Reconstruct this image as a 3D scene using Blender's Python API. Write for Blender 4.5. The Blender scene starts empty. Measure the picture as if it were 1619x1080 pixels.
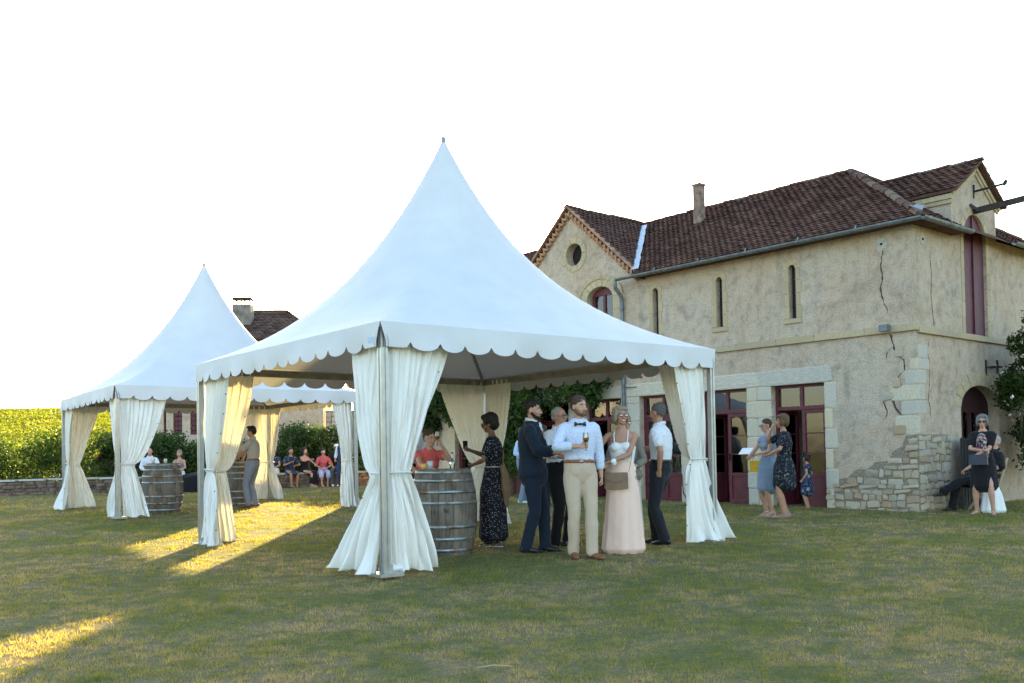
import bpy, math, random
import numpy as np
from mathutils import Vector, Matrix, noise
from mathutils.geometry import tessellate_polygon
R=math.radians; pi=math.pi
random.seed(7); RNG=np.random.default_rng(7)
S=bpy.context.scene; COL=S.collection
# ------------------------------------------------------------ camera, sky, sun, exposure
cam=bpy.data.cameras.new('camera'); co=bpy.data.objects.new('camera',cam); COL.objects.link(co)
pt,rl=0.0237,-0.0176
F_=Vector((0,math.cos(pt),math.sin(pt))); u0=Vector((0,-math.sin(pt),math.cos(pt))); r0=Vector((1,0,0))
Rr=math.cos(rl)*r0+math.sin(rl)*u0; Uu=-math.sin(rl)*r0+math.cos(rl)*u0
m=Matrix((Rr,Uu,-F_)).transposed().to_4x4(); m.translation=Vector((0,0,1.1963)); co.matrix_world=m
cam.sensor_width=36; cam.lens=36*1518.76/1619; cam.shift_y=0.09006; cam.clip_end=6000; cam.clip_start=.1
S.camera=co
W=bpy.data.worlds.new('World'); S.world=W; W.use_nodes=True
SUN_EL,SUN_AZ=R(11.6),R(-2.7)
wn=W.node_tree.nodes; bg=wn['Background']; sk=wn.new('ShaderNodeTexSky'); sk.sky_type='NISHITA'; sk.sun_disc=False
sk.sun_elevation=SUN_EL; sk.sun_rotation=SUN_AZ; sk.dust_density=1.5; sk.air_density=1.0; sk.ozone_density=1.2
W.node_tree.links.new(sk.outputs[0],bg.inputs[0]); bg.inputs[1].default_value=0.15
sl=bpy.data.lights.new('sun','SUN'); sl.energy=5.0; sl.angle=R(.5); sl.color=(1,.78,.34)
so=bpy.data.objects.new('sun',sl); COL.objects.link(so)
sd=Vector((math.sin(SUN_AZ)*math.cos(SUN_EL),math.cos(SUN_AZ)*math.cos(SUN_EL),math.sin(SUN_EL)))
so.rotation_euler=sd.to_track_quat('Z','Y').to_euler(); so.location=sd*50
S.view_settings.view_transform='Standard'; S.view_settings.look='None'; S.view_settings.gamma=1; S.view_settings.use_curve_mapping=False
S.view_settings.exposure=2.4
# ------------------------------------------------------------ helpers
def link(o,parent=None):
    COL.objects.link(o)
    if parent is not None: o.parent=parent
    return o
def tag(o,label,cat,group=None):
    o['label']=label; o['category']=cat
    if group: o['group']=group
    return o
def empty(name,loc,rz=0,label=None,cat=None,group=None):
    o=bpy.data.objects.new(name,None); link(o); o.location=loc; o.rotation_euler=(0,0,rz); o.empty_display_size=.2
    if label: tag(o,label,cat,group)
    return o
def mesh_obj(name,me,parent=None,mat=None,loc=None):
    if mat is not None and not me.materials: me.materials.append(mat)
    o=bpy.data.objects.new(name,me); link(o,parent)
    if loc is not None: o.location=loc
    return o
def mk(name,v,f,mat=None,parent=None,smooth=False,loc=None):
    me=bpy.data.meshes.new(name)
    me.from_pydata([tuple(a) for a in v],[],[tuple(a) for a in f]); me.update()
    if smooth: me.shade_smooth()
    return mesh_obj(name,me,parent,mat,loc)
def quads_np(name,V,mat,parent=None,nper=4,smooth=False,attr=None):
    """V: (n*nper,3) vertices, each consecutive nper is a face"""
    n=len(V)//nper; me=bpy.data.meshes.new(name)
    me.vertices.add(len(V)); me.vertices.foreach_set('co',np.asarray(V,np.float32).ravel())
    me.loops.add(n*nper); me.loops.foreach_set('vertex_index',np.arange(n*nper,dtype=np.int32))
    me.polygons.add(n); me.polygons.foreach_set('loop_start',(np.arange(n)*nper).astype(np.int32))
    if attr is not None:
        a=me.attributes.new('tone','FLOAT','POINT'); a.data.foreach_set('value',np.repeat(attr,nper).astype(np.float32))
    me.update(calc_edges=True)
    if smooth: me.shade_smooth()
    return mesh_obj(name,me,parent,mat)
class G:
    def __init__(s): s.v=[]; s.f=[]
    def add(s,v,f):
        n=len(s.v); s.v+= [tuple(a) for a in v]; s.f+=[tuple(i+n for i in q) for q in f]
    def box(s,x0,x1,y0,y1,z0,z1,M=None):
        v=[Vector((x,y,z)) for x in (x0,x1) for y in (y0,y1) for z in (z0,z1)]
        if M is not None: v=[M@a for a in v]
        s.add(v,[(0,1,3,2),(4,6,7,5),(0,4,5,1),(2,3,7,6),(0,2,6,4),(1,5,7,3)])
    def bar(s,a,b,w,h=None,up=(0,0,1)):
        a=Vector(a);b=Vector(b); h=h or w; t=(b-a).normalized(); u=Vector(up)
        if abs(t.dot(u))>.98: u=Vector((0,1,0))
        x=t.cross(u).normalized(); z=x.cross(t)
        v=[p+x*i*w/2+z*j*h/2 for p in (a,b) for i,j in ((-1,-1),(1,-1),(1,1),(-1,1))]
        s.add(v,[(0,1,2,3),(7,6,5,4),(0,4,5,1),(1,5,6,2),(2,6,7,3),(3,7,4,0)])
    def tube(s,pts,rad,n=12,ref=(1,0,0),cap=True,fold=None):
        pts=[Vector(p) for p in pts]; ref=Vector(ref)
        rad=[(r,r) if not hasattr(r,'__len__') else r for r in rad]
        P=[];RR=[];T=[]
        for i,p in enumerate(pts):
            a=pts[max(i-1,0)];b=pts[min(i+1,len(pts)-1)]; T.append((b-a).normalized())
        L=list(zip(pts,rad,T))
        if cap:
            def ends(p,r,t,sg):
                m=min(r); return [(p+t*sg*m*.35,(r[0]*.8,r[1]*.8),t),(p+t*sg*m*.55,(r[0]*.4,r[1]*.4),t)]
            L=ends(*L[0],-1)[::-1]+L+ends(*L[-1],1)
        v=[]
        for k,(p,r,t) in enumerate(L):
            sd_=ref-t*ref.dot(t)
            if sd_.length<.15: sd_=Vector((0,1,0))-t*t.y
            sd_.normalize(); o_=t.cross(sd_)
            for j in range(n):
                an=2*pi*j/n; q=1
                if fold: q=fold(k/(len(L)-1),an)
                v.append(p+sd_*math.cos(an)*r[0]*q+o_*math.sin(an)*r[1]*q)
        f=[]
        for i in range(len(L)-1):
            for j in range(n):
                j2=(j+1)%n; f.append((i*n+j,i*n+j2,(i+1)*n+j2,(i+1)*n+j))
        if cap: f.append(tuple(range(n))[::-1]); f.append(tuple((len(L)-1)*n+j for j in range(n)))
        s.add(v,f)
    def ell(s,c,r,M=None,nu=14,nv=9):
        c=Vector(c); v=[];f=[]
        for i in range(nv+1):
            th=pi*i/nv
            for j in range(nu):
                ph=2*pi*j/nu; p=Vector((r[0]*math.sin(th)*math.cos(ph),r[1]*math.sin(th)*math.sin(ph),r[2]*math.cos(th)))
                v.append(c+(M@p if M is not None else p))
        for i in range(nv):
            for j in range(nu):
                j2=(j+1)%nu; f.append((i*nu+j,(i+1)*nu+j,(i+1)*nu+j2,i*nu+j2))
        s.add(v,f)
    def lathe(s,prof,n=20,c=(0,0,0)):
        v=[];f=[]
        for r,z in prof:
            for j in range(n): v.append((c[0]+r*math.cos(2*pi*j/n),c[1]+r*math.sin(2*pi*j/n),c[2]+z))
        for i in range(len(prof)-1):
            for j in range(n):
                j2=(j+1)%n; f.append((i*n+j,i*n+j2,(i+1)*n+j2,(i+1)*n+j))
        s.add(v,f)
    def build(s,name,mat,parent=None,smooth=False,loc=None): return mk(name,s.v,s.f,mat,parent,smooth,loc)
def poly_plate(outer,holes,t,mapf):
    """solid plate from a 2D outline with holes; mapf(a,b,d)->3D, d 0..t"""
    loops=[outer]+holes; pl=[Vector((a,b,0)) for lp in loops for a,b in lp]
    tris=tessellate_polygon([[Vector((a,b,0)) for a,b in lp] for lp in loops])
    n=len(pl); v=[mapf(p.x,p.y,0) for p in pl]+[mapf(p.x,p.y,t) for p in pl]; f=[]
    for a,b,c in tris: f.append((a,b,c)); f.append((c+n,b+n,a+n))
    k=0
    for lp in loops:
        m_=len(lp)
        for i in range(m_):
            j=(i+1)%m_; f.append((k+i,k+j,k+j+n,k+i+n))
        k+=m_
    return v,f
def rect(a0,a1,b0,b1): return [(a0,b0),(a1,b0),(a1,b1),(a0,b1)]
def arch(c,hw,b0,sp,rise,n=12):
    return [(c-hw,b0),(c+hw,b0)]+[(c+hw*math.cos(pi*i/n),sp+rise*math.sin(pi*i/n)) for i in range(n+1)]
def circ(c,z,r,n=24): return [(c+r*math.cos(2*pi*i/n),z+r*math.sin(2*pi*i/n)) for i in range(n)]
# ------------------------------------------------------------ materials
def newmat(name):
    m_=bpy.data.materials.new(name); m_.use_nodes=True; nt=m_.node_tree
    return m_,nt,nt.nodes,nt.links,nt.nodes['Principled BSDF']
def coord(N,L,scale=None,obj=True):
    tc=N.new('ShaderNodeTexCoord'); o=tc.outputs['Object'] if obj else tc.outputs['Generated']
    if scale is not None:
        mp=N.new('ShaderNodeMapping'); mp.inputs['Scale'].default_value=scale; L.new(o,mp.inputs[0]); o=mp.outputs[0]
    return o
def noise_n(N,L,co_,scale,detail=5,rough=.6,dist=0):
    n=N.new('ShaderNodeTexNoise'); n.inputs['Scale'].default_value=scale; n.inputs['Detail'].default_value=detail
    n.inputs['Roughness'].default_value=rough; n.inputs['Distortion'].default_value=dist
    if co_ is not None: L.new(co_,n.inputs['Vector'])
    return n
def ramp(N,L,fac,stops):
    r=N.new('ShaderNodeValToRGB'); e=r.color_ramp.elements
    while len(e)<len(stops): e.new(.5)
    for k,(p,c) in enumerate(stops):
        e[k].position=p; e[k].color=(*c,1) if len(c)==3 else c
    if fac is not None: L.new(fac,r.inputs[0])
    return r
def mixc(N,L,fac,a,b,mode='MIX'):
    m_=N.new('ShaderNodeMix'); m_.data_type='RGBA'; m_.blend_type=mode
    for s_,v in ((m_.inputs['Factor'],fac),(m_.inputs['A'],a),(m_.inputs['B'],b)):
        if hasattr(v,'links') or hasattr(v,'is_linked'): L.new(v,s_)
        elif isinstance(v,(int,float)): s_.default_value=v
        else: s_.default_value=(*v,1)
    return m_.outputs['Result']
def bump(N,L,B,h,strength=.3,dist=.02):
    b=N.new('ShaderNodeBump'); b.inputs['Strength'].default_value=strength; b.inputs['Distance'].default_value=dist
    L.new(h,b.inputs['Height']); L.new(b.outputs[0],B.inputs['Normal']); return b
def simple(name,c,rough=.6,metal=0,var=.15,scale=20,bs=.15,spec=.5,rnd=False,bd=.01,sheen=0):
    m_,nt,N,L,B=newmat(name); co_=coord(N,L); n=noise_n(N,L,co_,scale)
    lo=tuple(x*(1-var) for x in c); hi=tuple(min(1,x*(1+var)) for x in c)
    r=ramp(N,L,n.outputs[0],[(.3,lo),(.7,hi)]); out=r.outputs[0]
    if rnd:
        oi=N.new('ShaderNodeObjectInfo'); r2=ramp(N,L,oi.outputs['Random'],[(0,(.62,.62,.64)),(.5,(1,1,1)),(1,(1.0,.9,.78))]); out=mixc(N,L,1.0,out,r2.outputs[0],'MULTIPLY')
    L.new(out,B.inputs['Base Color']); B.inputs['Roughness'].default_value=rough; B.inputs['Metallic'].default_value=metal
    B.inputs['Specular IOR Level'].default_value=spec
    if sheen: B.inputs['Sheen Weight'].default_value=sheen
    if bs: bump(N,L,B,n.outputs[0],bs,bd)
    return m_
def translucent(name,c,tc,fac,rough=.6,var=.1,scale=4,bs=.2,bd=.02,attr=False,gloss=.3):
    m_,nt,N,L,B=newmat(name); co_=coord(N,L); n=noise_n(N,L,co_,scale,6)
    r=ramp(N,L,n.outputs[0],[(.3,tuple(x*(1-var) for x in c)),(.7,tuple(min(1,x*(1+var)) for x in c))])
    colr=r.outputs[0]
    if attr:
        at=N.new('ShaderNodeAttribute'); at.attribute_name='tone'
        ra=ramp(N,L,at.outputs['Fac'],[(0,(.55,.6,.5)),(.5,(1,1,1)),(1,(1.5,1.3,.9))]); colr=mixc(N,L,1.0,colr,ra.outputs[0],'MULTIPLY')
    L.new(colr,B.inputs['Base Color']); B.inputs['Roughness'].default_value=rough; B.inputs['Specular IOR Level'].default_value=gloss
    t=N.new('ShaderNodeBsdfTranslucent')
    t.inputs[0].default_value=(*tc,1)
    if attr: L.new(mixc(N,L,1.0,ra.outputs[0],tc,'MULTIPLY'),t.inputs[0])
    mx=N.new('ShaderNodeMixShader'); mx.inputs[0].default_value=fac
    L.new(B.outputs[0],mx.inputs[1]); L.new(t.outputs[0],mx.inputs[2]); L.new(mx.outputs[0],N['Material Output'].inputs[0])
    if bs: bump(N,L,B,n.outputs[0],bs,bd)
    return m_
M={}
def plaster():
    m_,nt,N,L,B=newmat('plaster'); co_=coord(N,L)
    big=noise_n(N,L,co_,.7,6,.65,.6); mid=noise_n(N,L,co_,5,8,.7); fine=noise_n(N,L,co_,38,6,.75)
    base=ramp(N,L,big.outputs[0],[(.30,(.43,.34,.26)),(.43,(.545,.44,.335)),(.60,(.56,.48,.385)),(.74,(.59,.51,.415))])
    st=ramp(N,L,mid.outputs[0],[(.30,(.70,.67,.64)),(.50,(.97,.96,.94)),(.72,(1.10,1.07,1.05))])
    c=mixc(N,L,1.0,base.outputs[0],st.outputs[0],'MULTIPLY')
    sp=ramp(N,L,fine.outputs[0],[(.36,(.52,.5,.48)),(.5,(1,1,1)),(.7,(1.15,1.12,1.1))]); c=mixc(N,L,.85,c,sp.outputs[0],'MULTIPLY')
    pat=noise_n(N,L,co_,1.9,9,.72,1.4); pr_=ramp(N,L,pat.outputs[0],[(.36,(.70,.71,.74)),(.47,(.98,.98,.98)),(.66,(1.05,1.02,.98))]); c=mixc(N,L,.75,c,pr_.outputs[0],'MULTIPLY')
    # vertical rain streaks
    mp=N.new('ShaderNodeMapping'); mp.inputs['Scale'].default_value=(3.5,3.5,.35); L.new(co_,mp.inputs[0]); sn=noise_n(N,L,mp.outputs[0],1,5,.6)
    sr=ramp(N,L,sn.outputs[0],[(.26,(.74,.74,.76)),(.46,(1,1,1))]); c=mixc(N,L,.8,c,sr.outputs[0],'MULTIPLY')
    L.new(c,B.inputs['Base Color']); B.inputs['Roughness'].default_value=.95; B.inputs['Specular IOR Level'].default_value=.15
    ad=N.new('ShaderNodeMath'); ad.operation='ADD'; L.new(mid.outputs[0],ad.inputs[0]); L.new(fine.outputs[0],ad.inputs[1])
    bump(N,L,B,ad.outputs[0],.7,.03); return m_
M['plaster']=plaster()
def stone(name,cols,rnd=True,sc=14):
    m_,nt,N,L,B=newmat(name); co_=coord(N,L); n=noise_n(N,L,co_,sc,7,.7); n2=noise_n(N,L,co_,sc*.2,3,.5)
    oi=N.new('ShaderNodeObjectInfo'); k=len(cols)
    r=ramp(N,L,oi.outputs['Random'],[(i/(k-1),c) for i,c in enumerate(cols)])
    d=ramp(N,L,n.outputs[0],[(.3,(.6,.58,.55)),(.55,(1,1,1)),(.75,(1.12,1.1,1.08))])
    c=mixc(N,L,.8,r.outputs[0],d.outputs[0],'MULTIPLY')
    L.new(c,B.inputs['Base Color']); B.inputs['Roughness'].default_value=.92; B.inputs['Specular IOR Level'].default_value=.2
    bump(N,L,B,n.outputs[0],.5,.02); return m_
M['ashlar']=stone('ashlar',[(.60,.53,.39),(.56,.52,.43),(.64,.55,.38),(.52,.50,.43),(.62,.53,.38),(.58,.53,.42)])
M['warmstone']=stone('warmstone',[(.46,.37,.23),(.52,.42,.27),(.42,.35,.24)])
M['rubble']=stone('rubble',[(.42,.35,.25),(.50,.42,.30),(.36,.32,.26),(.45,.32,.19),(.52,.46,.35),(.40,.37,.31),(.40,.27,.16)],sc=20)
M['greystone']=stone('greystone',[(.50,.47,.40),(.54,.50,.42),(.46,.44,.39)])
M['mortar']=simple('mortar',(.25,.20,.15),.95,var=.5,scale=30,bs=.6,bd=.03)
M['crack']=simple('crack',(.085,.062,.045),1,var=.4)
M['redpaint']=simple('redpaint',(.105,.014,.024),.5,var=.25,scale=6,bs=.08)
M['darkred']=simple('darkred',(.085,.014,.028),.55,var=.3,scale=5,bs=.1)
M['zinc']=simple('zinc',(.16,.19,.21),.5,metal=.5,var=.35,scale=8)
M['tile']=None
def tilem(name,cols,lichen=.2):
    m_,nt,N,L,B=newmat(name); co_=coord(N,L); n=noise_n(N,L,co_,1.3,6,.7); n2=noise_n(N,L,co_,22,5,.7)
    at=N.new('ShaderNodeAttribute'); at.attribute_name='tone'
    k=len(cols); r=ramp(N,L,at.outputs['Fac'],[(i/(k-1),c) for i,c in enumerate(cols)])
    d=ramp(N,L,n.outputs[0],[(.3,(.55,.5,.5)),(.6,(1.05,1,1))]); c=mixc(N,L,1.0,r.outputs[0],d.outputs[0],'MULTIPLY')
    li=ramp(N,L,n2.outputs[0],[(.58,(0,0,0)),(.75,(lichen,lichen,lichen))]); c=mixc(N,L,li.outputs[0],c,(.42,.42,.36))
    L.new(c,B.inputs['Base Color']); B.inputs['Roughness'].default_value=.95; B.inputs['Specular IOR Level'].default_value=.03; bump(N,L,B,n2.outputs[0],.6,.02); return m_
M['tile']=tilem('rooftile',[(.135,.078,.06),(.16,.088,.065),(.115,.073,.06),(.19,.108,.08),(.14,.082,.064)])
M['oldtile']=tilem('oldtile',[(.14,.085,.06),(.09,.06,.05),(.20,.13,.09),(.07,.05,.045)],.5)
M['brick']=simple('brick',(.30,.12,.08),.9,var=.4,scale=12,rnd=True)
M['terra']=simple('terra',(.42,.24,.15),.9,var=.35,scale=12,rnd=True)
M['wood_dark']=simple('wood_dark',(.045,.032,.028),.8,var=.4,scale=12)
M['iron']=simple('iron',(.018,.02,.022),.5,metal=.4)
M['alu']=simple('alu',(.42,.43,.43),.38,metal=.85,var=.12,scale=9)
M['beam']=simple('beam',(.30,.27,.235),.5,metal=.3,var=.2,scale=9)
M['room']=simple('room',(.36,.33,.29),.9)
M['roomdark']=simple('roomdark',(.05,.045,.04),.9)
M['white']=simple('white',(.75,.75,.73),.6,var=.05)
def glassm():
    m_,nt,N,L,B=newmat('glass'); N.remove(B)
    g=N.new('ShaderNodeBsdfGlossy'); g.inputs['Roughness'].default_value=.015; t=N.new('ShaderNodeBsdfTransparent'); t.inputs[0].default_value=(.86,.9,.88,1)
    fr=N.new('ShaderNodeFresnel'); fr.inputs[0].default_value=2.1
    n=noise_n(N,L,coord(N,L),1.6,2); b=N.new('ShaderNodeBump'); b.inputs['Strength'].default_value=.05; b.inputs['Distance'].default_value=.05
    L.new(n.outputs[0],b.inputs['Height']); L.new(b.outputs[0],g.inputs['Normal'])
    mx=N.new('ShaderNodeMixShader'); L.new(fr.outputs[0],mx.inputs[0]); L.new(t.outputs[0],mx.inputs[1]); L.new(g.outputs[0],mx.inputs[2]); L.new(mx.outputs[0],N['Material Output'].inputs[0]); return m_
M['glass']=glassm()
def oakm():
    m_,nt,N,L,B=newmat('oak'); co_=coord(N,L,(1,1,.12)); n=noise_n(N,L,co_,28,8,.7,.4); n2=noise_n(N,L,coord(N,L),3,4)
    oi=N.new('ShaderNodeObjectInfo'); r=ramp(N,L,oi.outputs['Random'],[(0,(.13,.105,.085)),(.35,(.20,.165,.13)),(.7,(.24,.19,.14)),(1,(.16,.14,.12))])
    d=ramp(N,L,n.outputs[0],[(.3,(.45,.43,.42)),(.5,(.9,.9,.9)),(.7,(1.2,1.15,1.1))]); c=mixc(N,L,1.0,r.outputs[0],d.outputs[0],'MULTIPLY')
    d2=ramp(N,L,n2.outputs[0],[(.35,(.5,.46,.42)),(.55,(1,1,1))]); c=mixc(N,L,.8,c,d2.outputs[0],'MULTIPLY')
    L.new(c,B.inputs['Base Color']); B.inputs['Roughness'].default_value=.8; bump(N,L,B,n.outputs[0],.4,.01); return m_
M['oak']=oakm()
def hoopm():
    m_,nt,N,L,B=newmat('hoop'); n=noise_n(N,L,coord(N,L),5,6,.65)
    r=ramp(N,L,n.outputs[0],[(.38,(.30,.34,.36)),(.5,(.36,.38,.38)),(.6,(.17,.09,.05))]); L.new(r.outputs[0],B.inputs['Base Color'])
    r2=ramp(N,L,n.outputs[0],[(.4,(.9,.9,.9)),(.6,(.15,.15,.15))]); L.new(r2.outputs[0],B.inputs['Metallic']); B.inputs['Roughness'].default_value=.36; return m_
M['hoop']=hoopm()
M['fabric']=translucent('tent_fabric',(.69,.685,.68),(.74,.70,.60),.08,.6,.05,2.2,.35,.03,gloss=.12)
def _shade_back(m_):
    N=m_.node_tree.nodes;L=m_.node_tree.links;B=N['Principled BSDF']; src=B.inputs['Base Color'].links[0].from_socket; gg=N.new('ShaderNodeNewGeometry'); L.new(mixc(N,L,gg.outputs['Backfacing'],src,(.27,.235,.18)),B.inputs['Base Color'])  # backfaces coloured darker, painting shade onto the canopy underside
_shade_back(M['fabric'])
M['curtain']=translucent('curtain_fabric',(.90,.885,.84),(.80,.68,.46),.16,.34,.04,3,.3,.02,gloss=.6)
M['leaf']=translucent('leaf',(.034,.060,.015),(.10,.17,.022),.32,.6,.35,2,0,attr=True,gloss=.2)
M['ivy']=translucent('ivy_leaf',(.042,.080,.020),(.10,.17,.025),.28,.55,.35,1.5,0,attr=True,gloss=.25)
M['vine']=translucent('vine_leaf',(.075,.11,.02),(.22,.25,.02),.5,.6,.4,.25,0,attr=True,gloss=.2)
M['bark']=simple('bark',(.09,.07,.05),.9,var=.4,scale=15,bs=.6)
M['petal']=simple('petal',(.75,.62,.62),.6,var=.2)
def lawnm(blade=False):
    m_,nt,N,L,B=newmat('grass_blade' if blade else 'lawn'); co_=coord(N,L)
    a=noise_n(N,L,co_,.55,6,.65,.5); b=noise_n(N,L,co_,3.2,6,.7); c3=noise_n(N,L,co_,45,4,.7)
    dry=ramp(N,L,a.outputs[0],[(.40,(.12,.12,.12)),(.58,(1,1,1))]); dry2=ramp(N,L,b.outputs[0],[(.36,(.1,.1,.1)),(.60,(1,1,1))])
    mm=N.new('ShaderNodeMath'); mm.operation='MULTIPLY'; L.new(dry.outputs[0],mm.inputs[0]); L.new(dry2.outputs[0],mm.inputs[1])
    mm2=N.new('ShaderNodeMath'); mm2.operation='MULTIPLY_ADD'; L.new(mm.outputs[0],mm2.inputs[0]); mm2.inputs[1].default_value=1.1; mm2.use_clamp=True
    g=ramp(N,L,b.outputs[0],[(.3,(.135,.162,.056)),(.55,(.165,.184,.062)),(.75,(.21,.205,.082))])
    if blade:
        at=N.new('ShaderNodeAttribute'); at.attribute_name='tone'; L.new(at.outputs['Fac'],mm2.inputs[2])
    else: mm2.inputs[2].default_value=.12
    col=mixc(N,L,mm2.outputs[0],g.outputs[0],(.38,.305,.20) if blade else (.30,.24,.14))
    if not blade:
        s=ramp(N,L,c3.outputs[0],[(.35,(.55,.56,.50)),(.65,(1,1,.95))]); col=mixc(N,L,1.0,col,s.outputs[0],'MULTIPLY')
        bump(N,L,B,c3.outputs[0],.8,.04)
    L.new(col,B.inputs['Base Color']); B.inputs['Roughness'].default_value=.9; B.inputs['Specular IOR Level'].default_value=.03
    if blade:
        t=N.new('ShaderNodeBsdfTranslucent'); L.new(mixc(N,L,1.0,col,(2.2,1.85,.34),'MULTIPLY'),t.inputs[0]); mx=N.new('ShaderNodeMixShader'); mx.inputs[0].default_value=.42
        L.new(B.outputs[0],mx.inputs[1]); L.new(t.outputs[0],mx.inputs[2]); L.new(mx.outputs[0],N['Material Output'].inputs[0])
    return m_
M['lawn']=lawnm(); M['blade']=lawnm(True)
def cloth(name,c,rough=.85,var=.06,scale=30,tr=0): return simple(name,c,rough,0,var,scale,.2,.2,sheen=.1)
def dots(name,bgc,fg,scale,size,fg2=None,rough=.8):
    m_,nt,N,L,B=newmat(name); co_=coord(N,L); v=N.new('ShaderNodeTexVoronoi'); v.inputs['Scale'].default_value=scale; L.new(co_,v.inputs['Vector'])
    r=ramp(N,L,v.outputs['Distance'],[(size,(1,1,1)),(size+.04,(0,0,0))]); f=fg
    if fg2:
        r2=ramp(N,L,v.outputs['Color'],[(.4,fg),(.6,fg2)]); f=r2.outputs[0]
    L.new(mixc(N,L,r.outputs[0],bgc,f),B.inputs['Base Color']); B.inputs['Roughness'].default_value=rough; B.inputs['Specular IOR Level'].default_value=.2; return m_
def floral(name,bgc,a,b,scale,th=.56):
    m_,nt,N,L,B=newmat(name); co_=coord(N,L); n=noise_n(N,L,co_,scale,4,.6,1.2); n2=noise_n(N,L,co_,scale*.7,2)
    r=ramp(N,L,n.outputs[0],[(th,(0,0,0)),(th+.04,(1,1,1))]); r2=ramp(N,L,n2.outputs[0],[(.48,a),(.54,b)])
    L.new(mixc(N,L,r.outputs[0],bgc,r2.outputs[0]),B.inputs['Base Color']); B.inputs['Roughness'].default_value=.85; B.inputs['Specular IOR Level'].default_value=.2; return m_
# ------------------------------------------------------------ ground
def gz(x,y):
    z=.014*(y-9)
    if y>34:
        t=min(max((y-38)/112,0),1); z=.35+ (8.3)*(t*t*(3-2*t)*.35+t*.65)*1.0
    return z+.018*math.sin(x*.9+1)*math.sin(y*.7)
xs=[-3000,-800,-300,-120,-80,-60,-50,-45,-40]+[i*.5 for i in range(-76,60)]+[32,40,60,120,400,3000]
ys=[-400,-60,-10,-2,0]+[i*.4 for i in range(1,100)]+[42,45,50,56,64,75,90,105,120,140,150,170,250,600,1500,5000]
v=[(x,y,gz(x,y)) for y in ys for x in xs]; nx=len(xs)
f=[(j*nx+i,j*nx+i+1,(j+1)*nx+i+1,(j+1)*nx+i) for j in range(len(ys)-1) for i in range(nx-1)]
gr=mk('lawn',v,f,M['lawn'],smooth=True); gr['kind']='structure'
def cloudleaves(P,size,seed=0,tone=None,up=.3):
    """leaf faces (kite shape) at points P (n,3)"""
    rg=np.random.default_rng(seed); n=len(P)
    a=rg.normal(size=(n,3)); a/=np.linalg.norm(a,axis=1)[:,None]; b=rg.normal(size=(n,3)); b-= (b*a).sum(1)[:,None]*a; b/=np.linalg.norm(b,axis=1)[:,None]
    s=size*rg.uniform(.6,1.4,n)[:,None]
    V=np.stack([P-a*s*.5,P+b*s*.33,P+a*s*.6,P-b*s*.33],1).reshape(-1,3)
    return V
def foliage(name,clumps,n,size,mat,parent=None,seed=0,stuff=False,surf=.55):
    """clumps: list of (cx,cy,cz,rx,ry,rz)"""
    rg=np.random.default_rng(seed); C=np.array(clumps); w=C[:,3]*C[:,5]; w=w/w.sum()
    idx=rg.choice(len(C),n,p=w); d=rg.normal(size=(n,3)); d/=np.linalg.norm(d,axis=1)[:,None]
    rad=(surf+(1-surf)*rg.uniform(0,1,n))*(1+.18*rg.normal(size=n)); P=C[idx,:3]+d*C[idx,3:]*rad[:,None]
    tone=np.clip(rg.uniform(.2,.8,len(C))[idx]+rg.normal(0,.15,n),0,1)
    o=quads_np(name,cloudleaves(P,size,seed+1),mat,parent,4,attr=tone)
    if stuff: o['kind']='stuff'
    return o
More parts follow.
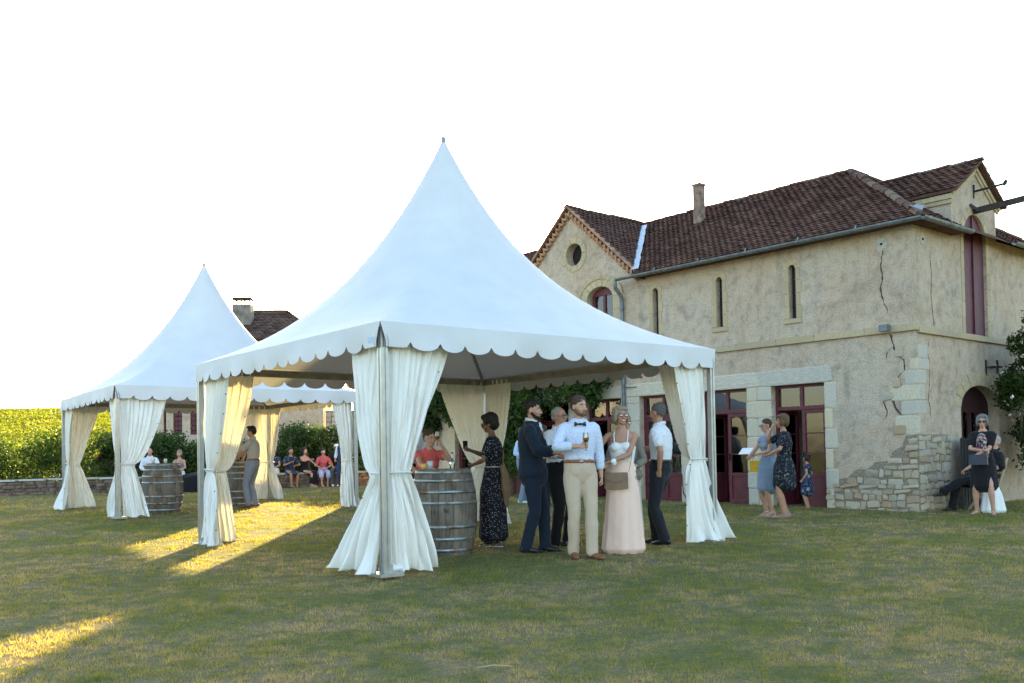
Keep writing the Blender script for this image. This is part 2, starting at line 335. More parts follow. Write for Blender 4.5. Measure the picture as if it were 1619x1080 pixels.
# grass blades, dense near the camera
def blades():
    rg=np.random.default_rng(3); out=[];tn=[]
    for (y0,y1,td,nb,hh,ww,sp) in ((4.3,6.5,330,12,.022,.0052,.034),(6.5,9,230,10,.024,.0068,.042),(9,13,140,9,.027,.010,.055),(13,19,70,8,.030,.016,.075),(19,29,28,7,.034,.028,.11)):
        wx=.60*y1; n=int(td*(y1-y0)*2*wx); x=rg.uniform(-wx,wx,n); y=rg.uniform(y0,y1,n)
        k=(np.abs(x)<.56*y+.4); x=x[k];y=y[k]
        # bare and thin spots
        pn=np.sin(x*2.1+np.sin(y*1.7)*1.3)*np.sin(y*2.6+np.sin(x*1.1)*1.7)+.6*np.sin(x*6.1+2*np.sin(y*3))*np.sin(y*5.3+x)
        k=rg.uniform(0,1,len(x))<(.80+.25*pn); x=x[k];y=y[k];pn=pn[k]; n=len(x)
        th_=np.clip(rg.normal(1,.32,n)*(1+.22*pn),.35,2.2); tt=np.clip(rg.normal(-.03,.10,n),-.3,.3)
        x=np.repeat(x,nb);y=np.repeat(y,nb);th_=np.repeat(th_,nb);tt=np.repeat(tt,nb)+rg.normal(0,.06,n*nb)
        la=rg.uniform(0,2*pi,n*nb); rr=sp*np.sqrt(rg.uniform(0,1,n*nb)); x=x+np.cos(la)*rr; y=y+np.sin(la)*rr
        dx=x-7.089;dy=y-16.773; lx=.651*dx-.759*dy; ly=.759*dx+.651*dy
        k=~((ly>-.02)&(lx<.02)&(lx>-17)); x=x[k];y=y[k];th_=th_[k];tt=tt[k];la=la[k];rr=rr[k]; n=len(x)
        z=.014*(y-9)+.018*np.sin(x*.9+1)*np.sin(y*.7)
        h=hh*rg.uniform(.6,1.2,n)*th_; th=rg.uniform(0,2*pi,n); ln=h*(.15+.9*rr/sp)*rg.uniform(.5,1.1,n); w=ww*rg.uniform(.6,1.2,n)
        dx_=np.cos(th)*w/2; dy_=np.sin(th)*w/2
        a=np.stack([x-dx_,y-dy_,z-.004],1); b=np.stack([x+dx_,y+dy_,z-.004],1)
        t=np.stack([x+np.cos(la)*ln,y+np.sin(la)*ln,z+h],1)
        out.append(np.stack([a,b,t],1).reshape(-1,3)); tn.append(tt)
    V=np.concatenate(out); print('blades',len(V)//3); o=quads_np('grass',V,M['blade'],None,3,attr=np.concatenate(tn)); o['kind']='stuff'; tag(o,'short patchy green and dry brown grass covering the lawn','grass')
    # fallen straw stalks
    for i,(x,y,a,l) in enumerate(((-.22,5.55,.1,.2),(1.95,6.4,1.2,.12))):
        g=G(); g.tube([(x,y,gz(x,y)+.045),(x+math.cos(a)*l*.5,y+math.sin(a)*l*.5,gz(x,y)+.055),(x+math.cos(a)*l,y+math.sin(a)*l,gz(x,y)+.045)],[.003]*3,6)
        s=g.build('straw_stalk',M['straw']); tag(s,['dry pale straw stalk lying on the grass at the bottom centre','short dry stalk lying on the grass in the lower right lawn'][i],'straw')
M['straw']=simple('straw',(.45,.36,.18),.7)
blades()
# ------------------------------------------------------------ stone building
M['black_void']=simple('black_void',(.012,.01,.01),.9)
BLD=empty('stone_building',(7.089,16.773,0),-.8613,'long plastered stone building with brown tiled roof and dark red doors behind the tents','building')
def mf(a,b,d): return (a,d,b)           # front facade: x, z, depth
def ms(a,b,d): return (-d,a,b)          # side facade: y, z, depth
XE=-17.2
DOORS=[-2.385,-4.14,-5.86,-7.595,-9.33,-11.05,-12.75]; DW=.585
holesF=[rect(c-DW,c+DW,.1,2.5) for c in DOORS]
SL=[(-2.435,.075,3.78,4.83),(-4.175,.075,3.81,4.86),(-5.91,.075,3.84,4.88)]
for c,w,a,b in SL: holesF.append(arch(c,w,a,b-w,w,8))
holesF.append(circ(-8.45,6.06,.275)); holesF.append(arch(-7.62,.42,3.95,4.88,.28))
outer=[(XE,-.4),(0,-.4),(0,5.22),(-6.42,5.22),(-8.55,7.1),(-10.68,5.22),(XE,5.22)]
v,f=poly_plate(outer,holesF,.42,mf); WALL=mk('front_wall',v,f,M['plaster'],BLD)
# side wall with hoist gable
holesS=[arch(2.45,.48,3.36,5.2,.48,14),arch(2.5,.82,.12,1.98,.42,14)]
outs=[(.42,-.4),(5.28,-.4),(5.28,5.3),(3.42,5.3),(3.42,6.02),(2.5,6.62),(1.5,5.93),(1.5,5.22),(.42,5.22)]
v,f=poly_plate(outs,holesS,.42,ms); SW=mk('side_wall',v,f,M['plaster'],BLD)
g=G(); g.box(XE,XE+.4,.42,5.28,-.4,5.2); g.box(XE+.4,-.42,4.9,5.28,-.4,5.2); g.build('rear_wall',M['plaster'],BLD)
g=G(); g.add([(XE,0,5.2),(XE,5.28,5.2),(XE,2.64,7.1),(XE+.4,0,5.2),(XE+.4,5.28,5.2),(XE+.4,2.64,7.1)],[(0,2,1),(3,4,5),(0,3,5,2),(1,2,5,4),(0,1,4,3)]); g.build('end_gable',M['plaster'],BLD)
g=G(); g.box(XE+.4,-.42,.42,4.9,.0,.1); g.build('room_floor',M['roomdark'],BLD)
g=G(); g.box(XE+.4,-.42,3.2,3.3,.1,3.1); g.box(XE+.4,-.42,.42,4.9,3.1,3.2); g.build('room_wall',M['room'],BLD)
# chamfered unit block
def chamfer_block(c=.04,jit=.0,seed=0):
    rg=random.Random(seed); v=[]
    for sx in (-1,1):
        for sy in (-1,1):
            for sz in (-1,1):
                j=lambda: rg.uniform(-jit,jit)
                v+=[(sx*.5+j(),sy*(.5-c)+j(),sz*(.5-c)+j()),(sx*(.5-c)+j(),sy*.5+j(),sz*(.5-c)+j()),(sx*(.5-c)+j(),sy*(.5-c)+j(),sz*.5+j())]
    from itertools import product
    import bmesh
    bm=bmesh.new(); [bm.verts.new(p) for p in v]; bmesh.ops.convex_hull(bm,input=bm.verts[:]); me=bpy.data.meshes.new('block'); bm.to_mesh(me); bm.free(); return me
BLK=[chamfer_block(.07,.028,i) for i in range(6)]
for b in BLK: b.materials.append(M['ashlar'])
BLKW=[chamfer_block(.03,.012,i+9) for i in range(3)]
for b in BLKW: b.materials.append(M['warmstone'])
BLKG=[chamfer_block(.08,.03,i+19) for i in range(4)]
for b in BLKG: b.materials.append(M['greystone'])
def rubble_mesh(seed):
    import bmesh
    rg=random.Random(seed); bm=bmesh.new()
    for k in range(16):
        th=rg.uniform(0,2*pi); ph=math.acos(rg.uniform(-1,1)); d=Vector((math.sin(ph)*math.cos(th),math.sin(ph)*math.sin(th),math.cos(ph)))
        q=max(abs(d.x),abs(d.y),abs(d.z)); d=d/ (q*.55+.45); bm.verts.new(d*.5)
    for c in ((1,1,1),(1,-1,1),(-1,1,1),(-1,-1,1),(1,1,-1),(1,-1,-1),(-1,1,-1),(-1,-1,-1)): bm.verts.new(Vector(c)*.40*rg.uniform(.8,1.05))
    bmesh.ops.convex_hull(bm,input=bm.verts[:]); me=bpy.data.meshes.new('stone'); bm.to_mesh(me); bm.free(); me.materials.append(M['rubble']); return me
RUB=[rubble_mesh(i) for i in range(8)]
def inst(name,me,parent,loc,sc,rot=(0,0,0)):
    o=bpy.data.objects.new(name,me); link(o,parent); o.location=loc; o.scale=sc; o.rotation_euler=rot; return o
def blockF(x0,x1,z0,z1,set_=BLK,out=.018,dep=.10,par=None):
    me=random.choice(set_); return inst('stone_block',me,par or WALL,((x0+x1)/2,-out+dep/2,(z0+z1)/2),(x1-x0-.010,dep,z1-z0-.010))
def blockS(y0,y1,z0,z1,set_=BLK,out=.018,dep=.10):
    me=random.choice(set_); return inst('stone_block',me,SW,(out-dep/2,(y0+y1)/2,(z0+z1)/2),(dep,y1-y0-.010,z1-z0-.010))
# piers between the doors: ashlar courses
edges=[-1.80]+[e for c in DOORS for e in (c+DW,c-DW)][1:]
piers=[]
for i in range(len(DOORS)-1): piers.append((DOORS[i+1]+DW,DOORS[i]-DW))
piers.append((-13.93,DOORS[-1]-DW))
for a,b in piers:
    z=.1; k=0
    while z<2.49:
        h=min(.37+random.uniform(-.03,.05),2.5-z)
        if 2.5-z-h<.15: h=2.5-z
        if k%2==0 and (b-a)>.3: m_=(a+b)/2+random.uniform(-.06,.06); blockF(a,m_,z,z+h); blockF(m_,b,z,z+h)
        else: blockF(a,b,z,z+h)
        z+=h;k+=1
z=.1;k=0
while z<2.49:   # right jamb of the first door, toothed
    h=min(.38,2.5-z); w=(.17,.30)[k%2]
    if 2.5-z-h<.15: h=2.5-z
    blockF(-1.80,-1.80+w*.7+.05,z,z+h); z+=h;k+=1
for i,c in enumerate(DOORS):      # lintels
    x1=c+.87 if i==0 else (DOORS[i-1]+c)/2; x0=(DOORS[i+1]+c)/2 if i<len(DOORS)-1 else c-.8
    if i==0: blockF(x0,c+.75,2.5,2.82,BLKG,.022); 
    else: blockF(x0,x1,2.5,2.80,BLK,.02)
# threshold slabs
for c in DOORS:
    g=G(); g.box(c-DW-.05,c+DW+.05,-.05,.42,.03,.11); g.build('door_sill',M['greystone'],BLD)
# string course blocks
x=0.0
while x>-6.75:
    w=random.uniform(.75,1.2); x0=max(x-w,-6.8)
    b=blockF(x0,x+ (.05 if x==0 else 0),3.28,3.42,BLKW,.06,.12); x=x0
y=0.0
while y<5.0:
    w=random.uniform(.7,1.1); y1=min(y+w,5.28); blockS(max(y,.06),y1,3.24,3.36,BLKW,.06,.12); y=y1
# corner quoins (weathered grey/blue stones low on the corner)
for k,(z0,z1,wf,wsd) in enumerate(((1.46,1.80,.42,.0),(1.80,2.06,.30,.34),(2.06,2.34,.50,.30),(2.34,2.60,.22,.36),(2.60,2.80,.12,.5),(2.80,3.05,.0,.45))):
    if wf: blockF(-wf,.012,z0,z1,BLKG if k%2 else BLK,.006,.09)
    if wsd: blockS(.07,wsd,z0,z1,BLKG,.006,.09)
def crackline(pts,w,front=True,out=.003,nm='crack'):
    P=[]; rg=random.Random(len(pts)*7+int(w*1e4))
    for i in range(len(pts)-1):
        a=Vector((*pts[i],0));b=Vector((*pts[i+1],0)); n=max(2,int((b-a).length/.05))
        for k in range(n): p=a.lerp(b,k/n); P.append((p.x+rg.uniform(-.012,.012),p.y+rg.uniform(-.01,.01)))
    P.append(pts[-1]); v=[];f=[]
    for i,(a,b) in enumerate(P):
        ww=w*1.15*rg.uniform(.35,1.4)*(1 if 0<i<len(P)-1 else .2)
        for q in (-ww/2,ww/2): v.append((a+q,-out,b+q*.4) if front else (out,a+q,b+q*.4))
    for i in range(len(P)-1): f.append((2*i,2*i+1,2*i+3,2*i+2))
    o=mk(nm,v,f,M['crack'],WALL if front else SW); return o
crackline([(-.56,4.82),(-.60,4.5),(-.57,4.25),(-.62,4.12),(-.57,3.85)],.022)
crackline([(-.46,3.27),(-.40,3.05),(-.36,2.9),(-.22,2.78),(-.22,2.6),(-.34,2.48),(-.28,2.3),(-.5,2.2),(-.40,1.95),(-.28,1.8)],.03)
crackline([(.55,3.2),(.42,2.95),(.5,2.75),(.48,2.5),(.42,2.1),(.5,1.75)],.018,False)
crackline([(.62,4.7),(.66,4.35),(.62,3.9),(.7,3.4)],.016,False)
crackline([(-.40,3.05),(-.52,2.95),(-.56,2.8)],.018)
crackline([(-.28,2.3),(-.12,2.22),(-.05,2.1)],.02)
crackline([(-.57,3.85),(-.50,3.7),(-.53,3.6)],.014)
crackline([(-.5,2.2),(-.62,2.05),(-.55,1.9),(-.6,1.75)],.022)
crackline([(-.95,1.78),(-.80,1.84),(-.72,1.92)],.02)
# exposed stones by the corner crack
for (x_,z_,w_,h_) in ((-.30,2.93,.17,.2),(-.36,2.38,.17,.2),(-.55,2.16,.26,.17),(-.33,1.55,.25,.18)):
    inst('stone',random.choice(RUB),WALL,(x_,.0,z_),(w_,.07,h_))
# rubble footing
def rubble(front=True):
    z=.0; k=0
    lim=(lambda a:1.46-.0*a if a<.2 else (1.15-.42*(a-.2) if a<1.75 else 0)) if front else (lambda a:1.46)
    amax=1.78 if front else 1.18; par=WALL if front else SW
    while z<1.4:
        h=random.uniform(.06,.15) if front else random.uniform(.09,.20); a=0.0
        while a<amax:
            w=random.choice((random.uniform(.09,.18),random.uniform(.16,.40))); w=min(w,amax-a+.03)
            if z+h*.5<lim(a+w/2)+random.uniform(-.05,.08):
                sc=(w*1.06,.09+random.uniform(0,.05),h*1.12) ; o_=random.uniform(-.034,-.008)
                if front: inst('stone',random.choice(RUB),par,(-a-w/2,-o_,z+h/2+random.uniform(-.018,.018)),(sc[0],sc[1],sc[2]*random.uniform(.75,1.15)),(0,random.uniform(-.16,.16),random.choice((0,pi))))
                else: inst('stone',random.choice(RUB),par,(o_,a+w/2,z+h/2+random.uniform(-.02,.02)),(sc[1],sc[0],sc[2]*random.uniform(.75,1.15)),(random.uniform(-.16,.16),0,random.choice((0,pi))))
            a+=w
        z+=h
rubble(True); rubble(False)
g=G(); g.add([(-1.80,-.004,.0),(.0,-.004,.0),(0,-.004,1.46),(-.22,-.004,1.44),(-.3,-.004,1.25),(-.47,-.004,1.17),(-.55,-.004,1.0),(-.8,-.004,.98),(-.95,-.004,.86),(-1.2,-.004,.84),(-1.35,-.004,.70),(-1.6,-.004,.66),(-1.78,-.004,.5)],[tuple(range(13))]); g.add([(.004,0,0),(.004,1.18,0),(.004,1.2,1.46),(.004,0,1.46)],[(0,1,2,3)]); g.build('mortar_bed',M['mortar'],BLD)
# exposed brick patches above the arches
for (x0,x1,zc,sl) in ((-6.55,-5.0,2.93,0),(-7.5,-6.95,2.9,.12)):
    x=x0
    while x<x1:
        w=random.uniform(.05,.09); zz=zc+.06*math.sin(x*5)+sl*(x-x0)*-1+random.uniform(-.03,.03); hh=random.uniform(.05,.12)
        if random.random()<.8: inst('brick',BRK,WALL,(x,-.002,zz),(w*.8,.05,hh),(0,random.uniform(-.3,.3),0)) if False else None
        g=None; x+=w
BRK=[chamfer_block(.08,.03,i+33) for i in range(3)]
for b in BRK: b.materials.append(M['brick'])
for (x0,x1,zc) in ((-6.5,-5.05,2.96),(-7.45,-6.95,2.95)):
    x=x0
    while x<x1:
        for r_ in range(2):
            if random.random()<.75: inst('brick',random.choice(BRK),WALL,(x+random.uniform(-.01,.01),.0,zc+r_*.075+.05*math.sin(x*4)+random.uniform(-.02,.02)),(.05,.04,.065),(0,random.uniform(-.4,.4),0))
        x+=.062
# doors
def door_unit(c,y,z0,z1,hw,parent,open_left,rot=0,name='double_door'):
    fr=G(); t=.055; y0,y1=y,y+.07; zt=z0+(z1-z0)*.795
    fr.box(c-hw,c-hw+t,y0,y1,z0,z1); fr.box(c+hw-t,c+hw,y0,y1,z0,z1); fr.box(c-hw+t,c+hw-t,y0,y1,z1-t,z1); fr.box(c-hw+t,c+hw-t,y0-.015,y1,zt,zt+.07); fr.box(c-.035,c+.035,y0,y1,zt+.07,z1-t)
    # fine inner beads on the transom lights
    for s in (-1,1):
        a=c+s*(.035 if s>0 else .035); 
    D=fr.build(name,M['redpaint'],parent)
    for s in (-1,1):
        x0,x1=(c-hw+t,c-.035) if s<0 else (c+.035,c+hw-t)
        g=G(); g.box(x0-.002,x1+.002,y0+.03,y0+.036,zt+.068,z1-t+.002); g.build('pane',M['glass'],D)
    for s in (-1,1):
        x0,x1=(c-hw+t,c-.003) if s<0 else (c+.003,c+hw-t); lw=x1-x0
        Mx=Matrix()
        if s<0 and open_left: Mx=Matrix.Translation((x0,y0+.02,0))@Matrix.Rotation(R(78),4,'Z')@Matrix.Translation((-x0,-(y0+.02),0))
        l=G(); st=.07; zp=z0+.62
        l.box(x0,x0+st,y0+.005,y0+.055,z0+.02,zt-.005,Mx); l.box(x1-st,x1,y0+.005,y0+.055,z0+.02,zt-.005,Mx)
        l.box(x0+st,x1-st,y0+.005,y0+.055,z0+.02,z0+.12,Mx); l.box(x0+st,x1-st,y0+.005,y0+.055,zp-.02,zp+.05,Mx); l.box(x0+st,x1-st,y0+.005,y0+.055,zt-.08,zt-.005,Mx)
        l.box(x0+st,x1-st,y0+.025,y0+.045,z0+.12,zp-.02,Mx)
        gh=(zt-.08-zp-.05)/3
        for k in (1,2): l.box(x0+st,x1-st,y0+.01,y0+.05,zp+.05+gh*k-.012,zp+.05+gh*k+.012,Mx)
        l.build('door_leaf',M['redpaint'],D)
        for k in range(3):
            g=G(); g.box(x0+st,x1-st,y0+.028,y0+.034,zp+.05+gh*k+(.012 if k else 0),zp+.05+gh*(k+1)-(.012 if k<2 else 0),Mx); g.build('pane',M['glass'],D)
    g=G(); g.tube([(c+.03,y0-.03,z0+1.0),(c+.12,y0-.03,z0+1.0)],[.008,.008],8); g.box(c+.015,c+.04,y0-.04,y0+.01,z0+.93,z0+1.07); g.build('handle',M['iron'],D)
    return D
for i,c in enumerate(DOORS): door_unit(c,.14,.11,2.5,DW,BLD,i in (0,1,3))
# pale inner curtain behind the second door, warm ceiling lamp inside is unlit
M['inner']=translucent('inner_curtain',(.6,.55,.45),(.5,.45,.35),.2)
for c in (-3.9,-2.1,-7.3):
    g=G(); v=[];f=[]
    for i in range(24):
        for z_ in (.2,2.2): v.append((c+i*.014,.46+.03*math.sin(i*1.6),z_))
    f=[(2*i,2*i+2,2*i+3,2*i+1) for i in range(23)]; mk('drape',v,f,M['inner'],BLD,True)
# slit windows: stone surround (ring plates) + black boards standing in for the unlit inside
def surround(outer_,hole,out,par,mapf,mat,name='window_surround',dep=.1):
    v,f=poly_plate(outer_,[hole],dep,lambda a,b,d: mapf(a,b,d-out)); return mk(name,v,f,mat,par)
for c,w,a,b in SL:
    # jamb stones cut individually
    n=4; hh=(b-w-a)/n
    for k in range(n):
        ex=.10 if k%2 else .135
        for s in (-1,1):
            x0,x1=(c-w-ex,c-w) if s<0 else (c+w,c+w+ex); blockF(x0,x1,a+k*hh,a+(k+1)*hh,BLKW,.012,.2)
    blockF(c-w-.13,c+w+.13,a-.10,a,BLKW,.03,.2)
    ring=[(c+(w+.12)*math.cos(pi*i/8),b-w+(w+.12)*math.sin(pi*i/8)) for i in range(9)]+[(c-w*math.cos(pi*i/8),b-w+w*math.sin(pi*i/8)) for i in range(9)]
    v,f=poly_plate(ring,[],.2,lambda p,q,d: mf(p,q,d-.014)); mk('arch_stone',v,f,M['warmstone'],WALL)
    g=G(); g.box(c-w-.02,c+w+.02,.12,.15,a-.02,b+.02); g.build('slit_window',M['black_void'],BLD)
    g=G(); g.box(c-.008,c+.008,.10,.118,a,b-.02); 
    for k in range(1,4): g.box(c-w,c+w,.10,.118,a+(b-a)*k/4-.008,a+(b-a)*k/4+.008)
    g.build('window_bar',M['darkred'],BLD)
# oculus ring (voussoirs)
def ringstones(cx_,cz_,r0,r1,a0,a1,n,mapf,par,mat,out=.015,dep=.12,name='arch_stone',sy=1):
    for i in range(n):
        t0=a0+(a1-a0)*(i+.03)/n; t1=a0+(a1-a0)*(i+.97)/n; tm=(t0+t1)/2
        pl=[(cx_+r0*math.cos(t),cz_+r0*sy*math.sin(t)) for t in (t0,tm,t1)]+[(cx_+r1*math.cos(t),cz_+(r0*sy+(r1-r0))*math.sin(t)) for t in (t1,tm,t0)]
        v,f=poly_plate(pl,[],dep,lambda a,b,d: mapf(a,b,d-out-random.uniform(0,.002))); mk(name,v,f,mat,par)
ringstones(-8.45,6.06,.275,.42,0,2*pi,10,mf,WALL,M['warmstone'])
g=G(); g.box(-8.75,-8.15,.22,.24,5.75,6.35); g.build('oculus_dark_board',M['black_void'],BLD)  # black board added in the opening, its colour standing in for room darkness
ringstones(-7.62,4.88,.42,.62,0,pi,9,mf,WALL,M['warmstone'],sy=.67)
ringstones(-7.62,4.88,.63,.74,0,pi,13,mf,WALL,M['warmstone'],.035,sy=.72)
for k in range(3):
    for s in (-1,1):
        x0,x1=(-8.30,-8.04) if s<0 else (-7.2,-6.94); blockF(x0,x1,4.0+k*.29,4.29+k*.29,BLKW,.014,.14)
WN=G(); WN.box(-8.0,-7.93,.15,.21,3.95,4.95); WN.box(-7.31,-7.24,.15,.21,3.95,4.95); WN.box(-7.655,-7.585,.15,.21,3.95,5.0)
v,f=poly_plate(arch(-7.62,.42,4.97,4.98,.19),[],.06,lambda a,b,d:(a,.15+d,b)); WN.add(v,f); WO=WN.build('arched_window',M['redpaint'],BLD)
for x0,x1 in ((-7.93,-7.655),(-7.585,-7.31)):
    g=G(); g.box(x0,x1,.18,.186,3.95,4.97); g.build('pane',M['glass'],WO)
g=G(); g.box(-8.1,-7.1,.30,.32,3.9,5.2); g.build('sky_reflection_board',simple('sky_reflection_board',(.62,.72,.82),.9),BLD)  # pale blue board behind the panes, painted stand-in for reflected sky
# gable verge: serrated tile corbels + verge tiles
for s in (-1,1):
    n=44
    for i in range(n):
        t=(i+.5)/n; x_=-8.55+s*t*2.28; z_=7.26-t*2.01
        ang=s*math.atan2(2.01,2.28)
        inst('verge_tile',TERRM if False else BRKT,BLD,(x_,-.10,z_-.0),(.075,.22,.05),(0,ang,0)) if False else None
BRKT=[chamfer_block(.06,.02,i+50) for i in range(3)]
for b in BRKT: b.materials.append(M['terra'])
VG=[]
for s in (-1,1):
    n=26; sl=math.atan2(1.98,2.25)
    for i in range(n):
        t=(i+.5)/n; x_=-8.55+s*t*2.3; z_=7.235-t*2.02
        inst('verge_tile',random.choice(BRKT),BLD,(x_,-.075,z_),(.125,.17,.035),(0,s*sl,0))
    n=38
    for i in range(n):
        t=(i+.5)/n; x_=-8.55+s*t*2.22; z_=7.10-t*1.95
        inst('corbel_brick',random.choice(BRKT),BLD,(x_,-.03 if i%2 else -.055,z_-.015),(.055,.10,.15),(0,s*sl+(.5 if i%2 else -.5),0))
# ------------------------------------------------------------ roofs
def tiles(name,ea,eb,org,la,lb,test,mat,parent,wa=.15,wb=.105,th=.013,lift=.024,seed=1):
    """ea along eave, eb up slope (unit vectors), rows of slightly uneven tiles, clipped by test(a,b)"""
    rg=np.random.default_rng(seed); ea=Vector(ea).normalized(); eb=Vector(eb).normalized(); nn=ea.cross(eb)
    if nn.z<0: nn=-nn
    V=[];T=[]; nb=int(lb/wb)+1; na=int(la/wa)+1
    for j in range(nb):
        off=(j%2)*wa*.5
        for i in range(-1,na):
            a=i*wa+off; b=j*wb
            if a<-.02 or a+wa>la+.05 or not test(a+wa/2,b+wb/2): continue
            ja,jb,jl,jr=rg.uniform(-.012,.012,4); tl=rg.uniform(0,.014)
            a0=a+.004+ja*.3; a1=a+wa-.004+ja*.3; b0=b+jb; b1=min(b+wb*1.5,lb-.01)
            o=Vector(org)
            P=lambda x,y,z:o+ea*x+eb*y+nn*z
            top=[P(a0,b0,lift+tl),P((a0+a1)/2,b0,lift+tl+.012),P(a1,b0,lift+tl+jr*.6),P(a1,b1,jl*.3+.004),P((a0+a1)/2,b1,.012),P(a0,b1,.004)]
            V+= [top[0],top[1],top[4],top[5]]; V+=[top[1],top[2],top[3],top[4]]
            lo0=P(a0,b0+.004,lift+tl-th);lo2=P(a1,b0+.004,lift+tl-th+jr*.6); V+=[lo0,lo2,top[2],top[0]]
            t=rg.uniform(0,1); T+=[t,t,t]
    o=quads_np(name,np.array([tuple(p) for p in V]),mat,parent,4,attr=np.array(T)); o['kind']='stuff'; return o
PT=.68; LN=math.sqrt(1+PT*PT); EAVE=5.2; OV=.3; RY=2.64; RZ=EAVE+PT*(RY+OV)
SLL=(RY+OV)*LN
deck=G()
A=(-17.7,-OV,EAVE);Bc=(OV,-OV,EAVE);C_=(OV,5.58,EAVE);D_=(-17.7,5.58,EAVE);R1=(-17.7,RY,RZ);R2=(-RY,RY,RZ)
zf=lambda y:EAVE+PT*(y+OV)
deck.add([A,Bc,C_,D_,R1,R2,(-10.75,-OV,EAVE),(-10.75,RY,RZ),(-6.4,-OV,EAVE),(-6.4,RY,RZ),(-10.75,.3,zf(.3)),(-6.4,.3,zf(.3))],[(0,6,7,4),(10,11,9,7),(8,1,5,9),(1,2,5),(2,3,4,7,9,5)])
deck.box(-6.38,OV,-OV,-.002,EAVE-.05,EAVE-.004); deck.box(.002,OV,0,1.5,EAVE-.05,EAVE-.004); deck.box(-17.7,-10.77,-OV,-.002,EAVE-.05,EAVE-.004); ROOF=deck.build('main_roof',M['oldtile'],BLD)
def in_gable(a,b):   
    x=-17.7+a; y=b/LN-OV; z=EAVE+PT*(b/LN); return z< 7.2-.90*abs(x+8.55)
tiles('roof_tiles',(1,0,0),(0,1,PT),(-17.7,-OV,EAVE),18.0,SLL,lambda a,b:(a<18.0-b/LN) and not in_gable(a,b),M['tile'],ROOF,seed=2)
tiles('roof_tiles',(0,1,0),(-1,0,PT),(OV,-OV,EAVE),5.88,SLL,lambda a,b: b/LN<a<5.88-b/LN and not (1.45<a-OV<3.5 and b/LN<2.2 and EAVE+PT*b/LN<6.72-.62*abs(a-OV-2.5)),M['tile'],ROOF,seed=3)
# cross gable (ridge toward the front)
GX,GZ=-8.55,7.24; gs=.885; GL=math.sqrt(1+gs*gs); hw=2.35
dk=G(); dk.add([(GX,-.12,GZ),(GX+hw,-.12,GZ-hw*gs),(GX+hw,-.12,GZ-hw*gs-.05),(GX,-.12,GZ-.06),(GX-hw,-.12,GZ-hw*gs-.05),(GX-hw,-.12,GZ-hw*gs),(GX,2.64,GZ),(GX+hw,.6,GZ-hw*gs),(GX-hw,.6,GZ-hw*gs),(GX,2.64,GZ-.06),(GX+hw,.6,GZ-hw*gs-.05),(GX-hw,.6,GZ-hw*gs-.05)],
 [(0,3,2,1),(0,5,4,3),(0,1,7,6),(0,6,8,5),(3,9,10,2),(3,4,11,9),(1,2,10,7),(5,8,11,4)]); CG=dk.build('gable_roof',M['oldtile'],BLD)
def testg(s):
    def t(a,b):
        y=-.12+a; z=GZ-gs*hw+gs*b/GL; return z>EAVE+PT*(y+OV)-.02 or y<0.0
    return t
tiles('roof_tiles',(0,1,0),(-1,0,gs),(GX+hw,-.12,GZ-hw*gs),2.8,hw*GL,testg(1),M['tile'],CG,seed=5)
tiles('roof_tiles',(0,1,0),(1,0,gs),(GX-hw,-.12,GZ-hw*gs),2.8,hw*GL,testg(-1),M['tile'],CG,seed=6)
# zinc valley at the junction
vy=[]
for i in range(15):
    t=i/14; y_=.0-.2+ (2.55)*t; z_=EAVE+PT*(y_+OV)+.05; x_=GX+(GZ-z_)/gs+.05; w_=.09+.02*random.random(); vy+=[(x_-w_,y_-.02,z_+.03),(x_+w_+.03*random.random(),y_,z_+.03+.0)]
mk('zinc_valley',vy,[(2*i,2*i+1,2*i+3,2*i+2) for i in range(14)],M['zincpale'] if 'zincpale' in M else M.setdefault('zincpale',simple('zincpale',(.42,.50,.56),.5,metal=.2,var=.2,scale=9)),BLD)
# hoist gable roof
hz,hy,hs=6.72,2.5,.66; hl=math.sqrt(1+hs*hs); hwv=1.10
dk=G(); 
def hzz(d): return hz-hs*d
pr=[(hy,hz),(hy+hwv,hzz(hwv)),(hy+hwv,hzz(hwv)-.05),(hy,hz-.06),(hy-hwv,hzz(hwv)-.05),(hy-hwv,hzz(hwv))]
v=[(.16,a,b) for a,b in pr]+[(-2.1,a,b) for a,b in pr]; dk.add(v,[(0,1,2,3),(0,3,4,5)]+[(i,i+6,(i+1)%6+6,(i+1)%6) for i in range(6)]); HG=dk.build('hoist_gable_roof',M['oldtile'],BLD)
def testh(a,b):
    x=.16-a; z=hzz(hwv)+hs*b/hl; return z>EAVE+PT*(OV-x)-.03
tiles('roof_tiles',(-1,0,0),(0,1,hs),(.16,hy-hwv,hzz(hwv)),2.4,hwv*hl,testh,M['tile'],HG,seed=7)
tiles('roof_tiles',(-1,0,0),(0,-1,hs),(.16,hy+hwv,hzz(hwv)),2.4,hwv*hl,testh,M['tile'],HG,seed=8)
g=G(); g.box(-1.1,0-.42,1.5,1.75,5.2,5.93); g.build('cheek_wall',M['plaster'],BLD)
g=G(); g.box(-1.1,-.42,3.17,3.42,5.2,5.93); g.build('cheek_wall',M['plaster'],BLD)
g=G(); g.box(-1.2,.05,1.43,1.5,5.84,5.93); g.box(-1.2,.03,1.46,1.5,5.76,5.84);g.build('cornice',M['warmstone'],BLD)
for s in (-1,1):   # raking cornice on hoist gable
    g=G(); g.bar((.03,hy,hz-.13),(.03,hy+s*1.02,hz-.13-1.02*hs),.06,.07); g.bar((.015,hy,hz-.20),(.015,hy+s*1.0,hz-.20-1.0*hs),.03,.07); g.build('raking_cornice',M['warmstone'],BLD)
